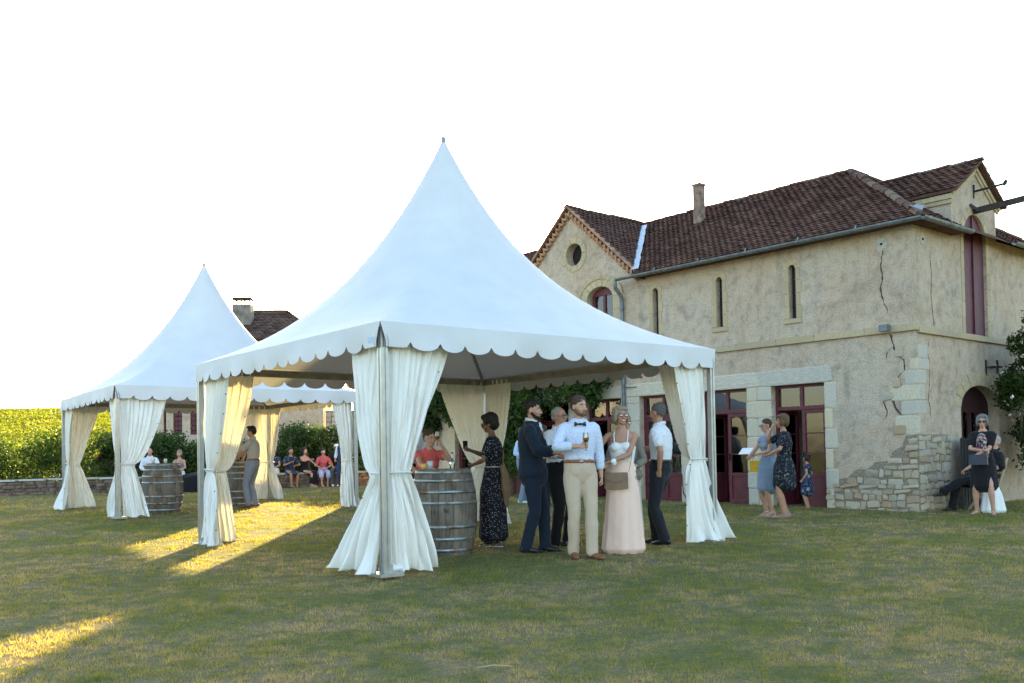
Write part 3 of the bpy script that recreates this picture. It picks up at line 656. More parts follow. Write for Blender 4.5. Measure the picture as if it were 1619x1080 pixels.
# ridge and hip caps
def caps(a,b,parent,r=.085,L=.36,mat=None):
    a=Vector(a);b=Vector(b); n=max(1,int((b-a).length/L)); t=(b-a).normalized()
    g=G(); prof=[]
    for e,rr in ((0,r*1.12),(1,r*.92)):
        for k in range(7):
            an=pi*k/6; prof.append((math.cos(an)*rr,e*L*1.1,math.sin(an)*rr*.8))
    f=[(k,k+1,k+8,k+7) for k in range(6)]+[tuple(range(7))[::-1]]
    me=bpy.data.meshes.new('ridge_tile'); me.from_pydata(prof,[],f); me.materials.append(M['ridge']); 
    q=t.to_track_quat('Y','Z').to_euler()
    for i in range(n):
        p=a+t*(i*(b-a).length/n); o=bpy.data.objects.new('ridge_tile',me); link(o,parent); o.location=p+Vector((0,0,random.uniform(-.008,.012))); o.rotation_euler=(q[0]+random.uniform(-.02,.02),q[1],q[2]+random.uniform(-.03,.03))
M['ridge']=stone('ridge',[(.12,.06,.045),(.09,.055,.045),(.16,.09,.06),(.2,.17,.13)],sc=10)
caps((-16.6,RY,RZ-.02),(-RY,RY,RZ-.02),BLD); caps((OV,-OV,EAVE+.02),(-RY,RY,RZ),BLD); caps((OV,5.58,EAVE+.02),(-RY,RY,RZ),BLD)
caps((GX,-.14,GZ-.035),(GX,2.6,GZ-.035),BLD); caps((.18,hy,hz),(-2.0,hy,hz),BLD,.07,.3)
g=G(); g.add([(.3,-.32,5.2),(.38,-.40,5.26),(.1,-.28,5.42),(.28,-.1,5.42),(-.02,-.02,5.5)],[(0,1,2),(0,3,1),(1,3,4,2)]); g.build('hip_flashing',M['zinc'],BLD)
# gutters
def gutter(a,b,name='gutter',r=.062,parent=BLD):
    a=Vector(a);b=Vector(b); t=(b-a).normalized(); s=t.cross(Vector((0,0,1))); n=max(1,round((b-a).length/1.15)); seg=(b-a)/n
    for k in range(n):
        p=a+seg*k; q=p+seg; g=G(); v=[];m_=8
        for P in (p,q+t*.0):
            for rr in (r,r*.86):
                for i in range(m_+1):
                    an=pi+pi*i/m_; v.append(P+s*math.cos(an)*rr+Vector((0,0,math.sin(an)*rr)))
        w=m_+1
        f=[(i,i+1,2*w+i+1,2*w+i) for i in range(m_)]+[(w+i+1,w+i,3*w+i,3*w+i+1) for i in range(m_)]+[(0,2*w,3*w,w),(m_,w+m_,3*w+m_,2*w+m_)]+[(i,w+i,w+i+1,i+1) for i in range(m_)]+[(2*w+i+1,3*w+i+1,3*w+i,2*w+i) for i in range(m_)]
        g.add(v,f); g.tube([p,p+t*.03],[r*1.15,r*1.15],12,cap=False) if k else None
        g.build(name,M['zinc'],parent)
gutter((.36,-.36,5.18),(-6.75,-.36,5.18)); gutter((.36,-.36,5.18),(.36,1.52,5.18)); gutter((.36,3.4,5.22),(.36,5.6,5.22))
gutter((-10.8,-.36,5.18),(-16.6,-.36,5.18))
g=G(); g.tube([(-6.80,-.36,5.13),(-6.80,-.34,4.98),(-6.86,-.08,4.80),(-6.86,-.07,4.6),(-6.86,-.07,.15)],[.045]*5,10,ref=(1,0,.01)); 
for z_ in (4.5,3.6,2.85,1.6,.5): g.tube([(-6.86,-.07,z_),(-6.86,-.07,z_+.03)],[.052,.052],10)
g.bar((-6.8,-.07,2.72),(-6.5,-.03,2.72),.02); g.build('downpipe',M['zinc'],BLD,True)
# chimney
CH=G(); CH.box(-6.17,-5.97,1.72,1.92,6.2,7.50); CH.box(-6.19,-5.95,1.70,1.94,7.50,7.55); CH.build('chimney',simple('chimney_stone',(.24,.16,.12),.95,var=.5,scale=8,bs=.5),BLD)
# wall tie plates, lamp, hoist beam, rod, lantern, grille
for (nm,loc,ax) in (('tie_plate',(-.58,-.012,4.90),'F'),('tie_plate',(.012,.34,4.93),'S')):
    g=G(); pts=[(.13*math.cos(2*pi*i/14)*random.uniform(.85,1.1),.12*math.sin(2*pi*i/14)*random.uniform(.85,1.1)) for i in range(14)]
    v,f=poly_plate(pts,[],.02,(lambda a,b,d:(a,d-.012,b)) if ax=='F' else (lambda a,b,d:(.012-d,a*.7,b))); g.add([Vector(p)+Vector((loc[0],0,loc[2])) if ax=='F' else Vector(p)+Vector((0,loc[1],loc[2])) for p in v],f); g.build(nm,M['greystone'],BLD)
    g=G(); g.ell(loc,(.025,.025,.025)); g.build('tie_bolt',M['iron'],BLD)
LF=empty('flood_light',(7.089+.651*-.48,16.773,0),0); bpy.data.objects.remove(LF)
g=G(); g.box(-.56,-.40,-.22,-.10,3.31,3.42); g.box(-.50,-.46,-.10,0,3.36,3.40); g.build('wall_lamp',M['zinc'],BLD)
g=G(); g.box(0,1.30,2.39,2.45,5.68,5.79,Matrix.Translation((0,0,0))@Matrix.Rotation(R(-3),4,'Y')); g.build('hoist_beam',M['wood_dark'],BLD)
g=G(); g.bar((0,2.46,6.13),(.62,2.46,6.16),.035); g.bar((0,2.46,6.0),(0.02,2.46,6.26),.03); g.bar((.56,2.46,6.13),(.62,2.46,6.22),.05);g.bar((0,2.3,5.86),(.14,2.36,5.72),.05);g.build('iron_rod',M['iron'],BLD)
# hoist door (two leaves of boards)
ringstones(2.45,5.2,.48,.63,0,pi,9,ms,SW,M['warmstone'],.012)
for k in range(6):
    for s in (-1,1):
        a,b=(2.93,3.08) if s>0 else (1.84,1.97); blockS(a,b,3.36+k*.307,3.36+(k+1)*.307,BLKW,.012,.12)
def board_leaf(y0,y1,nm):
    n=4; w=(y1-y0)/n
    L0=bpy.data.objects.new(nm,None); link(L0,BLD)
    for i in range(n):
        a=y0+i*w;b=a+w-.004; 
        def top(y): 
            q=max(0,1-((y-2.45)/.48)**2); return 5.2+.48*math.sqrt(q)
        pl=[(a,3.37),(b,3.37),(b,top(b)),((a+b)/2,top((a+b)/2)),(a,top(a))]
        v,f=poly_plate(pl,[],.03,lambda p,q,d: ms(p,q,d+.05+random.uniform(0,.0004))); mk('board',v,f,M['darkred'],L0)
board_leaf(1.975,2.445,'hoist_door_leaf'); board_leaf(2.455,2.925,'hoist_door_leaf')
g=G(); g.box(-.05,-.02,2.43,2.47,3.37,5.64); g.build('door_batten',M['darkred'],BLD)
# ground floor arched glazed door on the side
ringstones(2.5,1.98,.82,1.08,0,pi,9,ms,SW,M['warmstone'],.012,sy=.51)
ad=G(); 
v,f=poly_plate(arch(2.5,.82,.12,1.98,.42,14),[rect(1.78,2.10,1.15,1.50),rect(1.78,2.10,1.55,1.90),rect(2.2,2.45,1.15,1.9),rect(2.55,2.8,1.15,1.9),rect(2.9,3.22,1.15,1.9)],.05,lambda a,b,d: ms(a,b,d+.2)); ad.add(v,f); AD=ad.build('arched_door',simple('oldred',(.035,.009,.014),.6),BLD)
for r_ in ((1.78,2.10,1.15,1.50),(1.78,2.10,1.55,1.90),(2.2,2.45,1.15,1.9),(2.55,2.8,1.15,1.9),(2.9,3.22,1.15,1.9)):
    g=G(); g.box(-.235,-.23,r_[0],r_[1],r_[2],r_[3]); g.build('pane',M['glass'],AD)
g=G(); g.bar((.0,2.78,2.76),(.22,2.78,2.76),.03); g.bar((.22,2.78,2.64),(.22,2.78,2.88),.035); g.bar((.0,2.78,2.60),(0.01,2.78,2.9),.04); g.bar((.2,2.98,2.76),(.0,2.98,2.76),.03); g.bar((.22,2.78,2.76),(.22,2.98,2.76),.03); g.build('lantern_bracket',M['iron'],BLD)
def fpt(x,y,z=0):  # building local -> world
    c,s=math.cos(-.8613),math.sin(-.8613); return Vector((7.089+c*x-s*y,16.773+s*x+c*y,z))
# grille leaning by the side wall
p=fpt(.22,1.18); GR=empty('iron_gate_panel',p,-.8613,'dark iron barred grille standing against the side wall by the rubble corner','grille')
for i in range(9):
    g=G(); g.bar((0,i*.11,.08),(0,i*.11,1.40),.016); g.build('bar',M['iron'],GR)
for z_ in (.14,.75,1.36):
    g=G(); g.bar((0,-.02,z_),(0,.92,z_),.022); g.build('rail',M['iron'],GR)
g=G(); g.box(-.03,-.02,0,.88,.1,1.38); g.build('mesh_sheet',simple('meshdark',(.035,.04,.042),.6),GR)
# cable by the door
g=G(); g.tube([fpt(-5.25,-.03,.75),fpt(-5.22,-.03,.35),fpt(-5.05,-.06,.14),fpt(-4.8,-.08,.10),fpt(-4.4,-.05,.12)],[.012]*5,8,ref=(0,0,1)); tag(g.build('black_cable',M['iron'],None,True),'black cable running down and along the foot of the wall beside a door','cable')
# ------------------------------------------------------------ pagoda tents
def tent(cx_,cy_,ang,z0,seed,label):
    rg=random.Random(seed); T=empty('pagoda_tent',(cx_,cy_,z0),ang,label,'tent','white pagoda tents on the lawn')
    HE,PK,HW=2.50,5.50,2.53; NS=46;NA=96
    def gprof(s): 
        k=1.55; a=(math.exp(-k*s)-math.exp(-k))/(1-math.exp(-k)); return a
    v=[];f=[]
    for i in range(NS+1):
        s=(i/NS)**1.25; s=max(s,.012)
        for j in range(NA):
            ph=2*pi*j/NA+pi/4; c,sn=math.cos(ph),math.sin(ph); q=max(abs(c),abs(sn)); sq=(c/q,sn/q)
            w=min(1,s)**2.0; r_=1.0
            x=HW*s*((1-w)*c*1.12+w*sq[0]); y=HW*s*((1-w)*sn*1.12+w*sq[1])
            # seams between panels pull in slightly, gentle tension wrinkles near the eave corner
            al=abs(math.sin(2*ph)); wr=.006*math.sin(s*60+ph*9)*max(0,s-.7)*(al**6)
            z=HE+(PK-HE)*gprof(s)-.07*(s*(1-s)*4)*(1-al)**1.0*0.6+wr
            v.append((x,y,z))
    for i in range(NS):
        for j in range(NA):
            j2=(j+1)%NA; f.append((i*NA+j,(i+1)*NA+j,(i+1)*NA+j2,i*NA+j2))
    f.append(tuple(range(NA)))
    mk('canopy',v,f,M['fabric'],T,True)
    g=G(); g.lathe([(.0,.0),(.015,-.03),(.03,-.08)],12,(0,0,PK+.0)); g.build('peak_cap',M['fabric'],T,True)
    # weld seams along the hips
    for k in range(0):
        P=[]
        for i in range(4,NS+1,2): 
            q=v[i*NA+ (k*24)%NA]; P.append((q[0]*1.001,q[1]*1.001,q[2]+.004))
        g=G(); g.tube(P,[(.009,.002)]*len(P),6,ref=(-math.sin(pi/4+k*pi/2),math.cos(pi/4+k*pi/2),0),cap=False); g.build('seam',M['fabric'],T,True)
    # valance, one scalloped strip per side
    for k in range(4):
        Mz=Matrix.Rotation(k*pi/2,4,'Z'); n=15; m_=10; v2=[];f2=[]; gap=.05
        cols=n*m_
        for i in range(cols+1):
            t=i/cols; x=-HW+gap*0+t*2*HW; u=(i%m_)/m_ if i<cols else 1.0; d=.085*math.sqrt(max(0,1-(2*u-1)**2))
            bow=.012*math.sin(t*37+seed)+.01*math.sin(t*11)
            e=min(t,1-t)*2*HW; open_=0.0
            if e<.28: d=.06
            xs_=x
            if e<.06: xs_=x+(gap if t<.5 else -gap)*1.0
            for (zz,oo,xx) in ((0,0,x),(-.10,.012,xs_ if e>=.06 else (x+xs_)/2),(-.195,.02+bow,xs_),(-.195-d,.022+bow*1.5,xs_)):
                v2.append(Mz@Vector((xx,-HW-oo,HE+.005+zz)))
        for i in range(cols):
            for r_ in range(3): f2.append((i*4+r_,i*4+r_+1,i*4+r_+5,i*4+r_+4))
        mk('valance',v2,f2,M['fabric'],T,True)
        g=G(); g.box(-2.44,2.44,-2.47,-2.41,2.36,2.46,Mz); g.box(-2.44,2.44,-2.475,-2.405,2.405,2.415,Mz); g.build('eave_beam',M['beam'],T)
        g=G(); p0=Mz@Vector((-2.42,-2.42,2.40)); g.tube([p0,Mz@Vector((-.12,-.12,3.42))],[.028,.028],10,ref=(0,0,1)); g.build('rafter',M['beam'],T,True)
        P=G(); a=2.46
        P.box(-a-.045,-a+.015,-a-.045,-a+.015,-.01,2.44,Mz); P.box(-a-.056,-a-.026,-a-.056,-a-.026,-.01,2.44,Mz); P.box(-a-.004,-a+.022,-a-.055,-a-.045,-.01,2.44,Mz); P.box(-a-.055,-a-.045,-a-.004,-a+.022,-.01,2.44,Mz)
        P.build('pole',M['alu'],T)
        P=G(); P.box(-a-.13,-a+.13,-a-.13,-a+.13,-.02,.015,Mz); P.box(-a-.05,-a+.05,-a-.05,-a+.05,.015,.09,Mz); P.build('base_plate',M['alu'],T)
    g=G(); g.tube([(0,0,3.35),(0,0,5.5)],[.04,.03],12); g.tube([(0,0,3.36),(0,0,3.48)],[.12,.12],16); g.build('mast',M['beam'],T,True)
    # curtains: two at every corner
    for k in range(4):
        Mz=Matrix.Rotation(k*pi/2,4,'Z')
        for sgn in (0,1):
            # corner (-,-): along +x on the front side, or along +y on the left side
            dv=Vector((1,0,0)) if sgn==0 else Vector((0,1,0)); nv_=Vector((0,-1,0)) if sgn==0 else Vector((-1,0,0))
            base=Vector((-2.46,-2.46,0))+dv*.05-nv_*.03; zt=1.02+rg.uniform(-.05,.05); top=.84+rg.uniform(-.14,.06); e1=rg.choice((.55,.8,.95)); bt=.52+rg.uniform(-.06,.14)
            nf=rg.uniform(4.2,6.0); ph=rg.uniform(0,6); NR=56;NC=72; vv=[];ff=[]; fl=rg.uniform(.04,.26); ey=[]; ob=0.0; WA=rg.uniform(.19,.27)
            if seed==8 and (k,sgn)==(1,1): top,bt=.5,.38
            if seed==3:
                if (k,sgn)==(0,0): top,e1,bt,fl=.80,1.0,.60,.05
                if (k,sgn)==(0,1): top,e1,bt,fl=.66,.35,.80,.20
                if (k,sgn)==(1,1): top,e1,bt,fl,ob=.64,.8,.80,.12,.34
            p2=rg.uniform(0,6);p3=rg.uniform(0,6)
            for i in range(NR+1):
                t=i/NR; z=2.43*(1-t)
                if z>zt: q=(z-zt)/(2.43-zt); Wd=WA+(top-WA)*q**e1; off=0.0+.0*q; A=.022+.014*math.sin(q*pi); fr=nf; out=.0+.02*math.sin(q*3)
                else:
                    q=(zt-z)/zt; Wd=WA+(bt-WA)*q**.75; off=-.02*q-ob*q**1.2; A=.026+.055*q**.8; fr=nf; out=fl*q**1.3
                pin=math.exp(-((z-zt)/.07)**2); A=A*(1-.55*pin)
                for j in range(NC+1):
                    a=j/NC; aw=a+.035*math.sin(a*9+p2+z*.8)
                    amp=.55+.45*math.sin(a*5.3+p2+.6*math.sin(z*1.9)); dsp=A*(amp*math.sin(2*pi*fr*aw+1.1*math.sin(a*4.1+p3)+ph+.45*math.sin(z*2.3+p2))+.35*math.sin(2*pi*fr*2.1*aw+p3+z*1.7)*(1-pin)+.25*math.sin(aw*4+z*6+p3)*(.4 if z>zt else 1)) 
                    # fine pinch wrinkles radiating from the tie
                    dsp+=.010*math.exp(-abs(z-zt)/.3)*math.sin(2*pi*fr*3.3*a+p3)
                    zz=z
                    if z<.25: 
                        l=(.25-z)/.25; dsp+=l*l*.05*math.sin(2*pi*fr*.5*aw+p2); zz=max(z, .012+.02*math.sin(aw*11+p3)*1)
                    p=base+dv*(off+aw*Wd+.008*math.sin(z*7+j*.7))+nv_*(dsp+out-.01)
                    # lower cloth also swings outward along side
                    vv.append(Mz@(p+Vector((0,0,zz))))
                    if j==NC-2 and i%6==3: ey.append(len(vv)-1)
            w=NC+1
            for i in range(NR):
                for j in range(NC): ff.append((i*w+j,i*w+j+1,(i+1)*w+j+1,(i+1)*w+j))
            mk('curtain',vv,ff,M['curtain'],T,True)
            g=G()
            for i in ey:
                p=Vector(vv[i]); nn_=(Mz.to_3x3()@nv_)
                for sg in (-1,1): g.box(-.0065,.0065,-.0065,.0065,-.0065,.0065,Matrix.Translation(p))
            eo=g.build('eyelets',M['iron'],T); eo['kind']='stuff'
            c=base+dv*(WA/2); g=G(); g.tube([Mz@(c+dv*math.cos(q)*(WA/2+.02)+nv_*math.sin(q)*.055+Vector((0,0,zt-.0+.01*math.sin(q)))) for q in [2*pi*i/14 for i in range(15)]],[.009]*15,6,ref=(0,0,1),cap=False); g.build('tie_cord',M['curtain'],T,True)
    return T
C1a=.6686; C2a=.622
T1=tent(-.865,13.0,C1a,.056,3,'large near white pagoda tent with tied curtains, barrel and guests under it')
T2=tent(-6.89,21.6,C2a,.176,8,'smaller looking farther white pagoda tent on the left with two barrels under it')
# small blue maker's tag on the near tent's front corner (lettering only reads as a blue smudge)
tagm,nt,N,L,B=newmat('tag_print'); co_=coord(N,L,(60,60,38)); nn=noise_n(N,L,co_,1,2); r=ramp(N,L,nn.outputs[0],[(.45,(.10,.30,.62)),(.6,(.55,.68,.82))]); L.new(r.outputs[0],B.inputs['Base Color'])
g=G(); g.box(-2.556,-2.553,-2.43,-2.33,2.30,2.35); g.build('maker_tag',tagm,T1)
# ballast stone at front pole
g=G(); g.ell((-2.36,-2.40,.045),(.15,.09,.05)); o=g.build('ballast_cloth',M['curtain'],T1,True)
# ------------------------------------------------------------ barrels
def barrel(x,y,rot,label,marks=False):
    z=gz(x,y); Bq=empty('wine_barrel',(x,y,z-.01),rot,label,'barrel','oak wine barrels used as bar tables')
    H=1.03; rad=lambda t:.325+.078*(1-(2*t-1)**2)
    ns=26; a=0; rs=[random.uniform(.8,1.25) for _ in range(ns)]; tot=sum(rs)
    for k in range(ns):
        da=2*pi*rs[k]/tot; a0,a1=a+.006,a+da-.006; a+=da; v=[];f=[]; nz=10
        for i in range(nz+1):
            t=i/nz; r_=rad(t)
            for (an,rr) in ((a0,r_),((a0+a1)/2,r_+.003),(a1,r_),(a1,r_-.025),(a0,r_-.025)): v.append((rr*math.cos(an),rr*math.sin(an),H*t))
        for i in range(nz):
            for j in range(5): j2=(j+1)%5; f.append((i*5+j,i*5+j2,(i+1)*5+j2,(i+1)*5+j))
        f+= [(4,3,2,1,0),tuple(nz*5+q for q in range(5))]; mk('stave',v,f,M['oak'],Bq)
    for fz in (.035,.13,.26,.385,.66,.80,.93):
        t=1-fz; g=G(); w=.021
        g.lathe([(rad(t)-.002,H*t-w),(rad(t-w/H)+.006,H*t-w),(rad(t+w/H)+.006,H*t+w),(rad(t)-.002,H*t+w)],40); g.build('hoop',M['hoop'],Bq,True)
    nb=6
    for k in range(nb):
        y0=-.3+.6*k/nb; y1=y0+.6/nb-.004; xx=lambda q: math.sqrt(max(.0004,.302**2-q*q)); v=[(-xx(y0),y0,H-.05),(xx(y0),y0,H-.05),(xx(y1),y1,H-.05),(-xx(y1),y1,H-.05)]
        v+=[(p[0],p[1],p[2]+.03) for p in v]; mk('head_board',v,[(3,2,1,0),(4,5,6,7),(0,1,5,4),(1,2,6,5),(2,3,7,6),(3,0,4,7)],M['oak'],Bq)
    if marks:
        for k,(an,zz,tx) in enumerate(((-1.88,.50,'H'),(-1.50,.52,'N'))):
            cu=bpy.data.curves.new('brand','FONT'); cu.body=tx; cu.size=.075; cu.extrude=.001; tmp=bpy.data.objects.new('tmp',cu); me=bpy.data.meshes.new_from_object(tmp); bpy.data.objects.remove(tmp)
            an2=an-rot; o=mesh_obj('branded_mark',me,Bq,M['wood_dark']); o.location=(.4085*math.cos(an2),.4085*math.sin(an2),zz); o.rotation_euler=(pi/2,0,an2+pi/2)
    g=G(); t=.5; g.tube([(.40*math.cos(.4),.40*math.sin(.4),.5),(.412*math.cos(.4),.412*math.sin(.4),.5)],[.022,.022],10,ref=(0,0,1)); g.build('bung',M['wood_dark'],Bq)
    return Bq,z+1.02-.05
B1,bt1=barrel(-.84,11.62,.3,'large weathered oak barrel under the near tent beside the woman in the dotted dress',True)
B2,bt2=barrel(-7.25,19.9,1.1,'weathered oak barrel with two cups, leftmost of the three barrels')
B3,bt3=barrel(-6.25,21.75,2.2,'oak barrel between the bearded man and the man in the tan polo shirt')
# ------------------------------------------------------------ glasses
M['drink']=simple('wine',(.75,.42,.08),.2,var=.05); M['plastic']=simple('clearcup',(.55,.57,.56),.3,var=.05)
def wineglass(p,label,full=True,flip=False,s=1.0,cat='wine glass',group=None):
    o=empty('wine_glass',p,0,label,cat,group); sg=-1 if flip else 1; zz=lambda q:(q if not flip else .2-q)*s
    pr=[(.032,.0),(.006,.008),(.0045,.03),(.0045,.085),(.02,.095),(.034,.12),(.036,.145),(.029,.2)]
    g=G(); g.lathe([(r_*s,zz(z_)) for r_,z_ in pr],14); g.build('bowl',M['glass'],o,True)
    if full: 
        g=G(); g.lathe([(0,.098*s),(.018*s,.098*s),(.030*s,.12*s),(.032*s,.145*s),(0,.145*s)],12); g.build('wine',M['drink'],o,True)
    return o
wineglass((-.72,11.50,bt1+.05),'empty upturned wine glass standing on the near barrel',False,True,1.0)
g=G(); g.lathe([(0,0),(.033,0),(.04,.1),(.037,.1),(.031,.005)],14,(-.985,11.47,bt1+.05)); tag(g.build('tumbler',M['plastic'],smooth=True),'clear plastic tumbler on the near barrel next to the woman in coral','cup')
g=G(); g.lathe([(0,0),(.03,0),(.035,.07),(.032,.07),(.028,.005)],14,(-1.06,11.45,bt1+.05)); tag(g.build('candle_cup',M['drink'],smooth=True),'small amber candle cup on the near barrel, left of the tumbler','candle')
for i,(dx,dy) in enumerate(((-.12,-.2),(.12,-.15))):
    g=G(); g.lathe([(0,0),(.03,0),(.036,.09),(.033,.09),(.028,.005)],12,(-7.25+dx,19.9+dy,bt2+.05)); tag(g.build('plastic_cup',M['white'],smooth=True),['white cup on the left barrel under the far tent, nearer its left rim','white cup on the left barrel under the far tent, nearer its right rim'][i],'cup')
# ------------------------------------------------------------ low stone wall
LW=empty('low_stone_wall',(-12,29.5,0),0,'low rough stone garden wall with flat coping along the far edge of the lawn','stone wall')
pl=[(-27,27.2),(-11.7,29.65),(-7,31.6),(-2.4,33.2)]
rg=random.Random(5); Vs=[];
import bmesh
bmw=bmesh.new(); rm=[]
g=G(); cp=G()
for i in range(3):
    a=Vector((*pl[i],0));b=Vector((*pl[i+1],0)); L_=(b-a).length; t=(b-a)/L_; n_=Vector((t.y,-t.x,0))
    x=0
    g.bar(a+Vector((0,0,gz(a.x,a.y)+.18)),b+Vector((0,0,gz(b.x,b.y)+.18)),.30,.42)
    for row in range(4):
        x=rg.uniform(-.2,0)
        while x<L_:
            w=rg.uniform(.12,.5); h=rg.uniform(.05,.14); c=a+t*(x+w/2)+n_*(.15); zc=gz(c.x,c.y)+.04+row*.105
            Mq=Matrix.Translation((c.x-12*0,c.y,zc))@Matrix.Rotation(math.atan2(t.y,t.x)+rg.uniform(-.05,.05),4,'Z')
            me=rg.choice(RUB); g.add([Mq@Vector((p.co.x*w*1.05,p.co.y*.12,p.co.z*h*1.15)) for p in me.vertices],[tuple(q.vertices) for q in me.polygons]); x+=w
    x=0
    while x<L_:
        w=rg.uniform(.5,.9); c=a+t*(x+w/2); zc=gz(c.x,c.y)+.45
        Mq=Matrix.Translation((c.x,c.y,zc))@Matrix.Rotation(math.atan2(t.y,t.x),4,'Z')@Matrix.Rotation(rg.uniform(-.01,.01),4,'Y')
        o=inst('coping_slab',rg.choice(BLKG),LW,(0,0,0),(1,1,1)); o.matrix_local=Matrix.Translation((12,-29.5,0))@Mq@Matrix.Diagonal((w-.02,.42,.06,1)); x+=w
o=g.build('wall_stones',M['rubble2'] if 'rubble2' in M else M.setdefault('rubble2',simple('rubble2',(.17,.115,.085),.95,var=.6,scale=5,bs=.6,bd=.04)),LW); o['kind']='stuff'; o.location=(12,-29.5,0)
# ------------------------------------------------------------ shrubs, hedge, ivy
rg=random.Random(11)
def bushes(x0,x1,yc,ztop,depth,step,rr=.7):
    out=[]; x=x0
    while x<x1:
        zt=ztop(x); y=yc(x)
        z=.4
        while z<zt:
            r_=rr*rg.uniform(.75,1.2); out.append((x+rg.uniform(-.3,.3),y+rg.uniform(-depth,depth),min(z,zt-r_*.6),r_,r_,r_*.85)); z+=.55
        x+=step
    return out
# left bushes, one thing per bush mass
for i,(x0,x1,zt,lb) in enumerate(((-27,-21.5,2.4,'leafy green shrub at the far left edge behind the low wall'),(-21.3,-18.2,1.95,'lower green shrub between two taller ones behind the low wall on the left'),(-18.0,-13.9,2.15,'broad dark green shrub behind the low wall left of the far tent'))):
    T=empty('shrub',((x0+x1)/2,30.5,.3),0,lb,'shrub','shrubs behind the low wall')
    cl=[(a-(x0+x1)/2,b-30.5,c-.3,d,e,f_) for a,b,c,d,e,f_ in bushes(x0,x1,lambda x:30.6+.17*(x+15),lambda x:zt+.25*math.sin(x*1.7),.7,.45)]
    foliage('crown',cl,int(5200*(x1-x0)),.085,M['leaf'],T,seed=20+i)
    g=G()
    for k in range(5): 
        x=(x0-x1)/2*.8+k*(x1-x0)*.2; g.tube([(x,0,-.2),(x+rg.uniform(-.2,.2),.1,.6),(x+rg.uniform(-.4,.4),0,1.3)],[.04,.03,.015],6)
    g.build('stems',M['bark'],T)
for i,(x0,x1,ztf,yc,lb) in enumerate(((-13.7,-11.2,lambda x:2.15,lambda x:32.6,'dark green ivy mass below the shuttered windows behind the far tent'),(-11.2,-7.9,lambda x:2.0,lambda x:33.0,'green ivy hedge behind the two men at the far barrel'),(-7.9,-5.2,lambda x:2.40+.15*math.sin(x*3),lambda x:33.6,'green hedge behind the people sitting on the low wall'),(-5.2,-3.4,lambda x:2.9,lambda x:34.4,'darker taller hedge end behind the man in the waistcoat'))):
    xm=(x0+x1)/2; T=empty('ivy_hedge',(xm,33,.3),0,lb,'hedge','hedge plants behind the low wall')
    cl=[(a-xm,b-33,c-.3,d,e,f_) for a,b,c,d,e,f_ in bushes(x0,x1,yc,ztf,.35,.35,.5)]
    foliage('crown',cl,int(7500*(x1-x0)),.085,M['ivy'],T,seed=40+i)
    g=G()
    for k in range(5): 
        x=(x0-x1)/2*.8+k*(x1-x0)*.2; g.tube([(x,0,-.2),(x+.1,.1,.6),(x,0,1.5)],[.04,.03,.015],6)
    g.build('stems',M['bark'],T)
# tree mass far behind the buildings' gap
# ------------------------------------------------------------ vineyard on the hill
def vineyard():
    rg=np.random.default_rng(9); P=[];T=[];Z=[]
    y=44.0; rows=0; g=G()
    while y<152:
        x0,x1=-.66*y-2,-.36*y+1; n=int((x1-x0)*max(70,130-y*.35)); x=rg.uniform(x0,x1,n); yy=y+ .06*(x-x0)+rg.normal(0,.32,n)
        zg=np.array([gz(a,b) for a,b in zip(x[:1],yy[:1])])
        zz=np.interp(yy,GY,GZ_)+.15+1.2*rg.uniform(0,1,n)**.7
        P.append(np.stack([x,yy,zz],1)); t=np.clip(.5+.25*np.sin(x*.8+y)+rg.normal(0,.18,n),0,1); T.append(t); Z.append(np.full(n,.14+y*.0009))
        y+=2.6 if rows not in (5,15,25) else 7.5; rows+=1
    P=np.concatenate(P);T=np.concatenate(T);Z=np.concatenate(Z)
    V=cloudleaves(P,1.0,5); V=(V.reshape(-1,4,3)-P[:,None])*Z[:,None,None]+P[:,None]
    o=quads_np('vineyard_rows',V.reshape(-1,3),M['vine'],None,4,attr=T); o['kind']='stuff'; tag(o,'sunlit yellow green vine rows covering the hillside at the far left','vineyard')
GY=np.linspace(30,400,800); GZ_=np.array([gz(-.5,y) for y in GY])
vineyard()
# ------------------------------------------------------------ wooden shed
SH=empty('wooden_shed',(-12.9,33.0,.35),0,'small wooden shed with steep brown roof behind the low wall','shed')
for i in range(14):
    x=-1.05+i*.15; g=G(); h=1.95-abs(x)*1.05; g.box(x,x+.14,-.6,-.575,-.2,h); g.build('plank',M['oldwood'] if 'oldwood' in M else M.setdefault('oldwood',simple('oldwood',(.24,.19,.16),.9,var=.4,scale=6,rnd=True)),SH)
for s in (-1,1):
    g=G(); g.add([(0,-.8,2.15),(s*1.25,-.8,.85),(s*1.25,1.2,.85),(0,1.2,2.15),(0,-.8,2.08),(s*1.25,-.8,.78),(s*1.25,1.2,.78),(0,1.2,2.08)],[(0,1,2,3),(7,6,5,4),(0,4,5,1),(1,5,6,2),(2,6,7,3)]); g.build('roof_slope',M['brick'],SH)
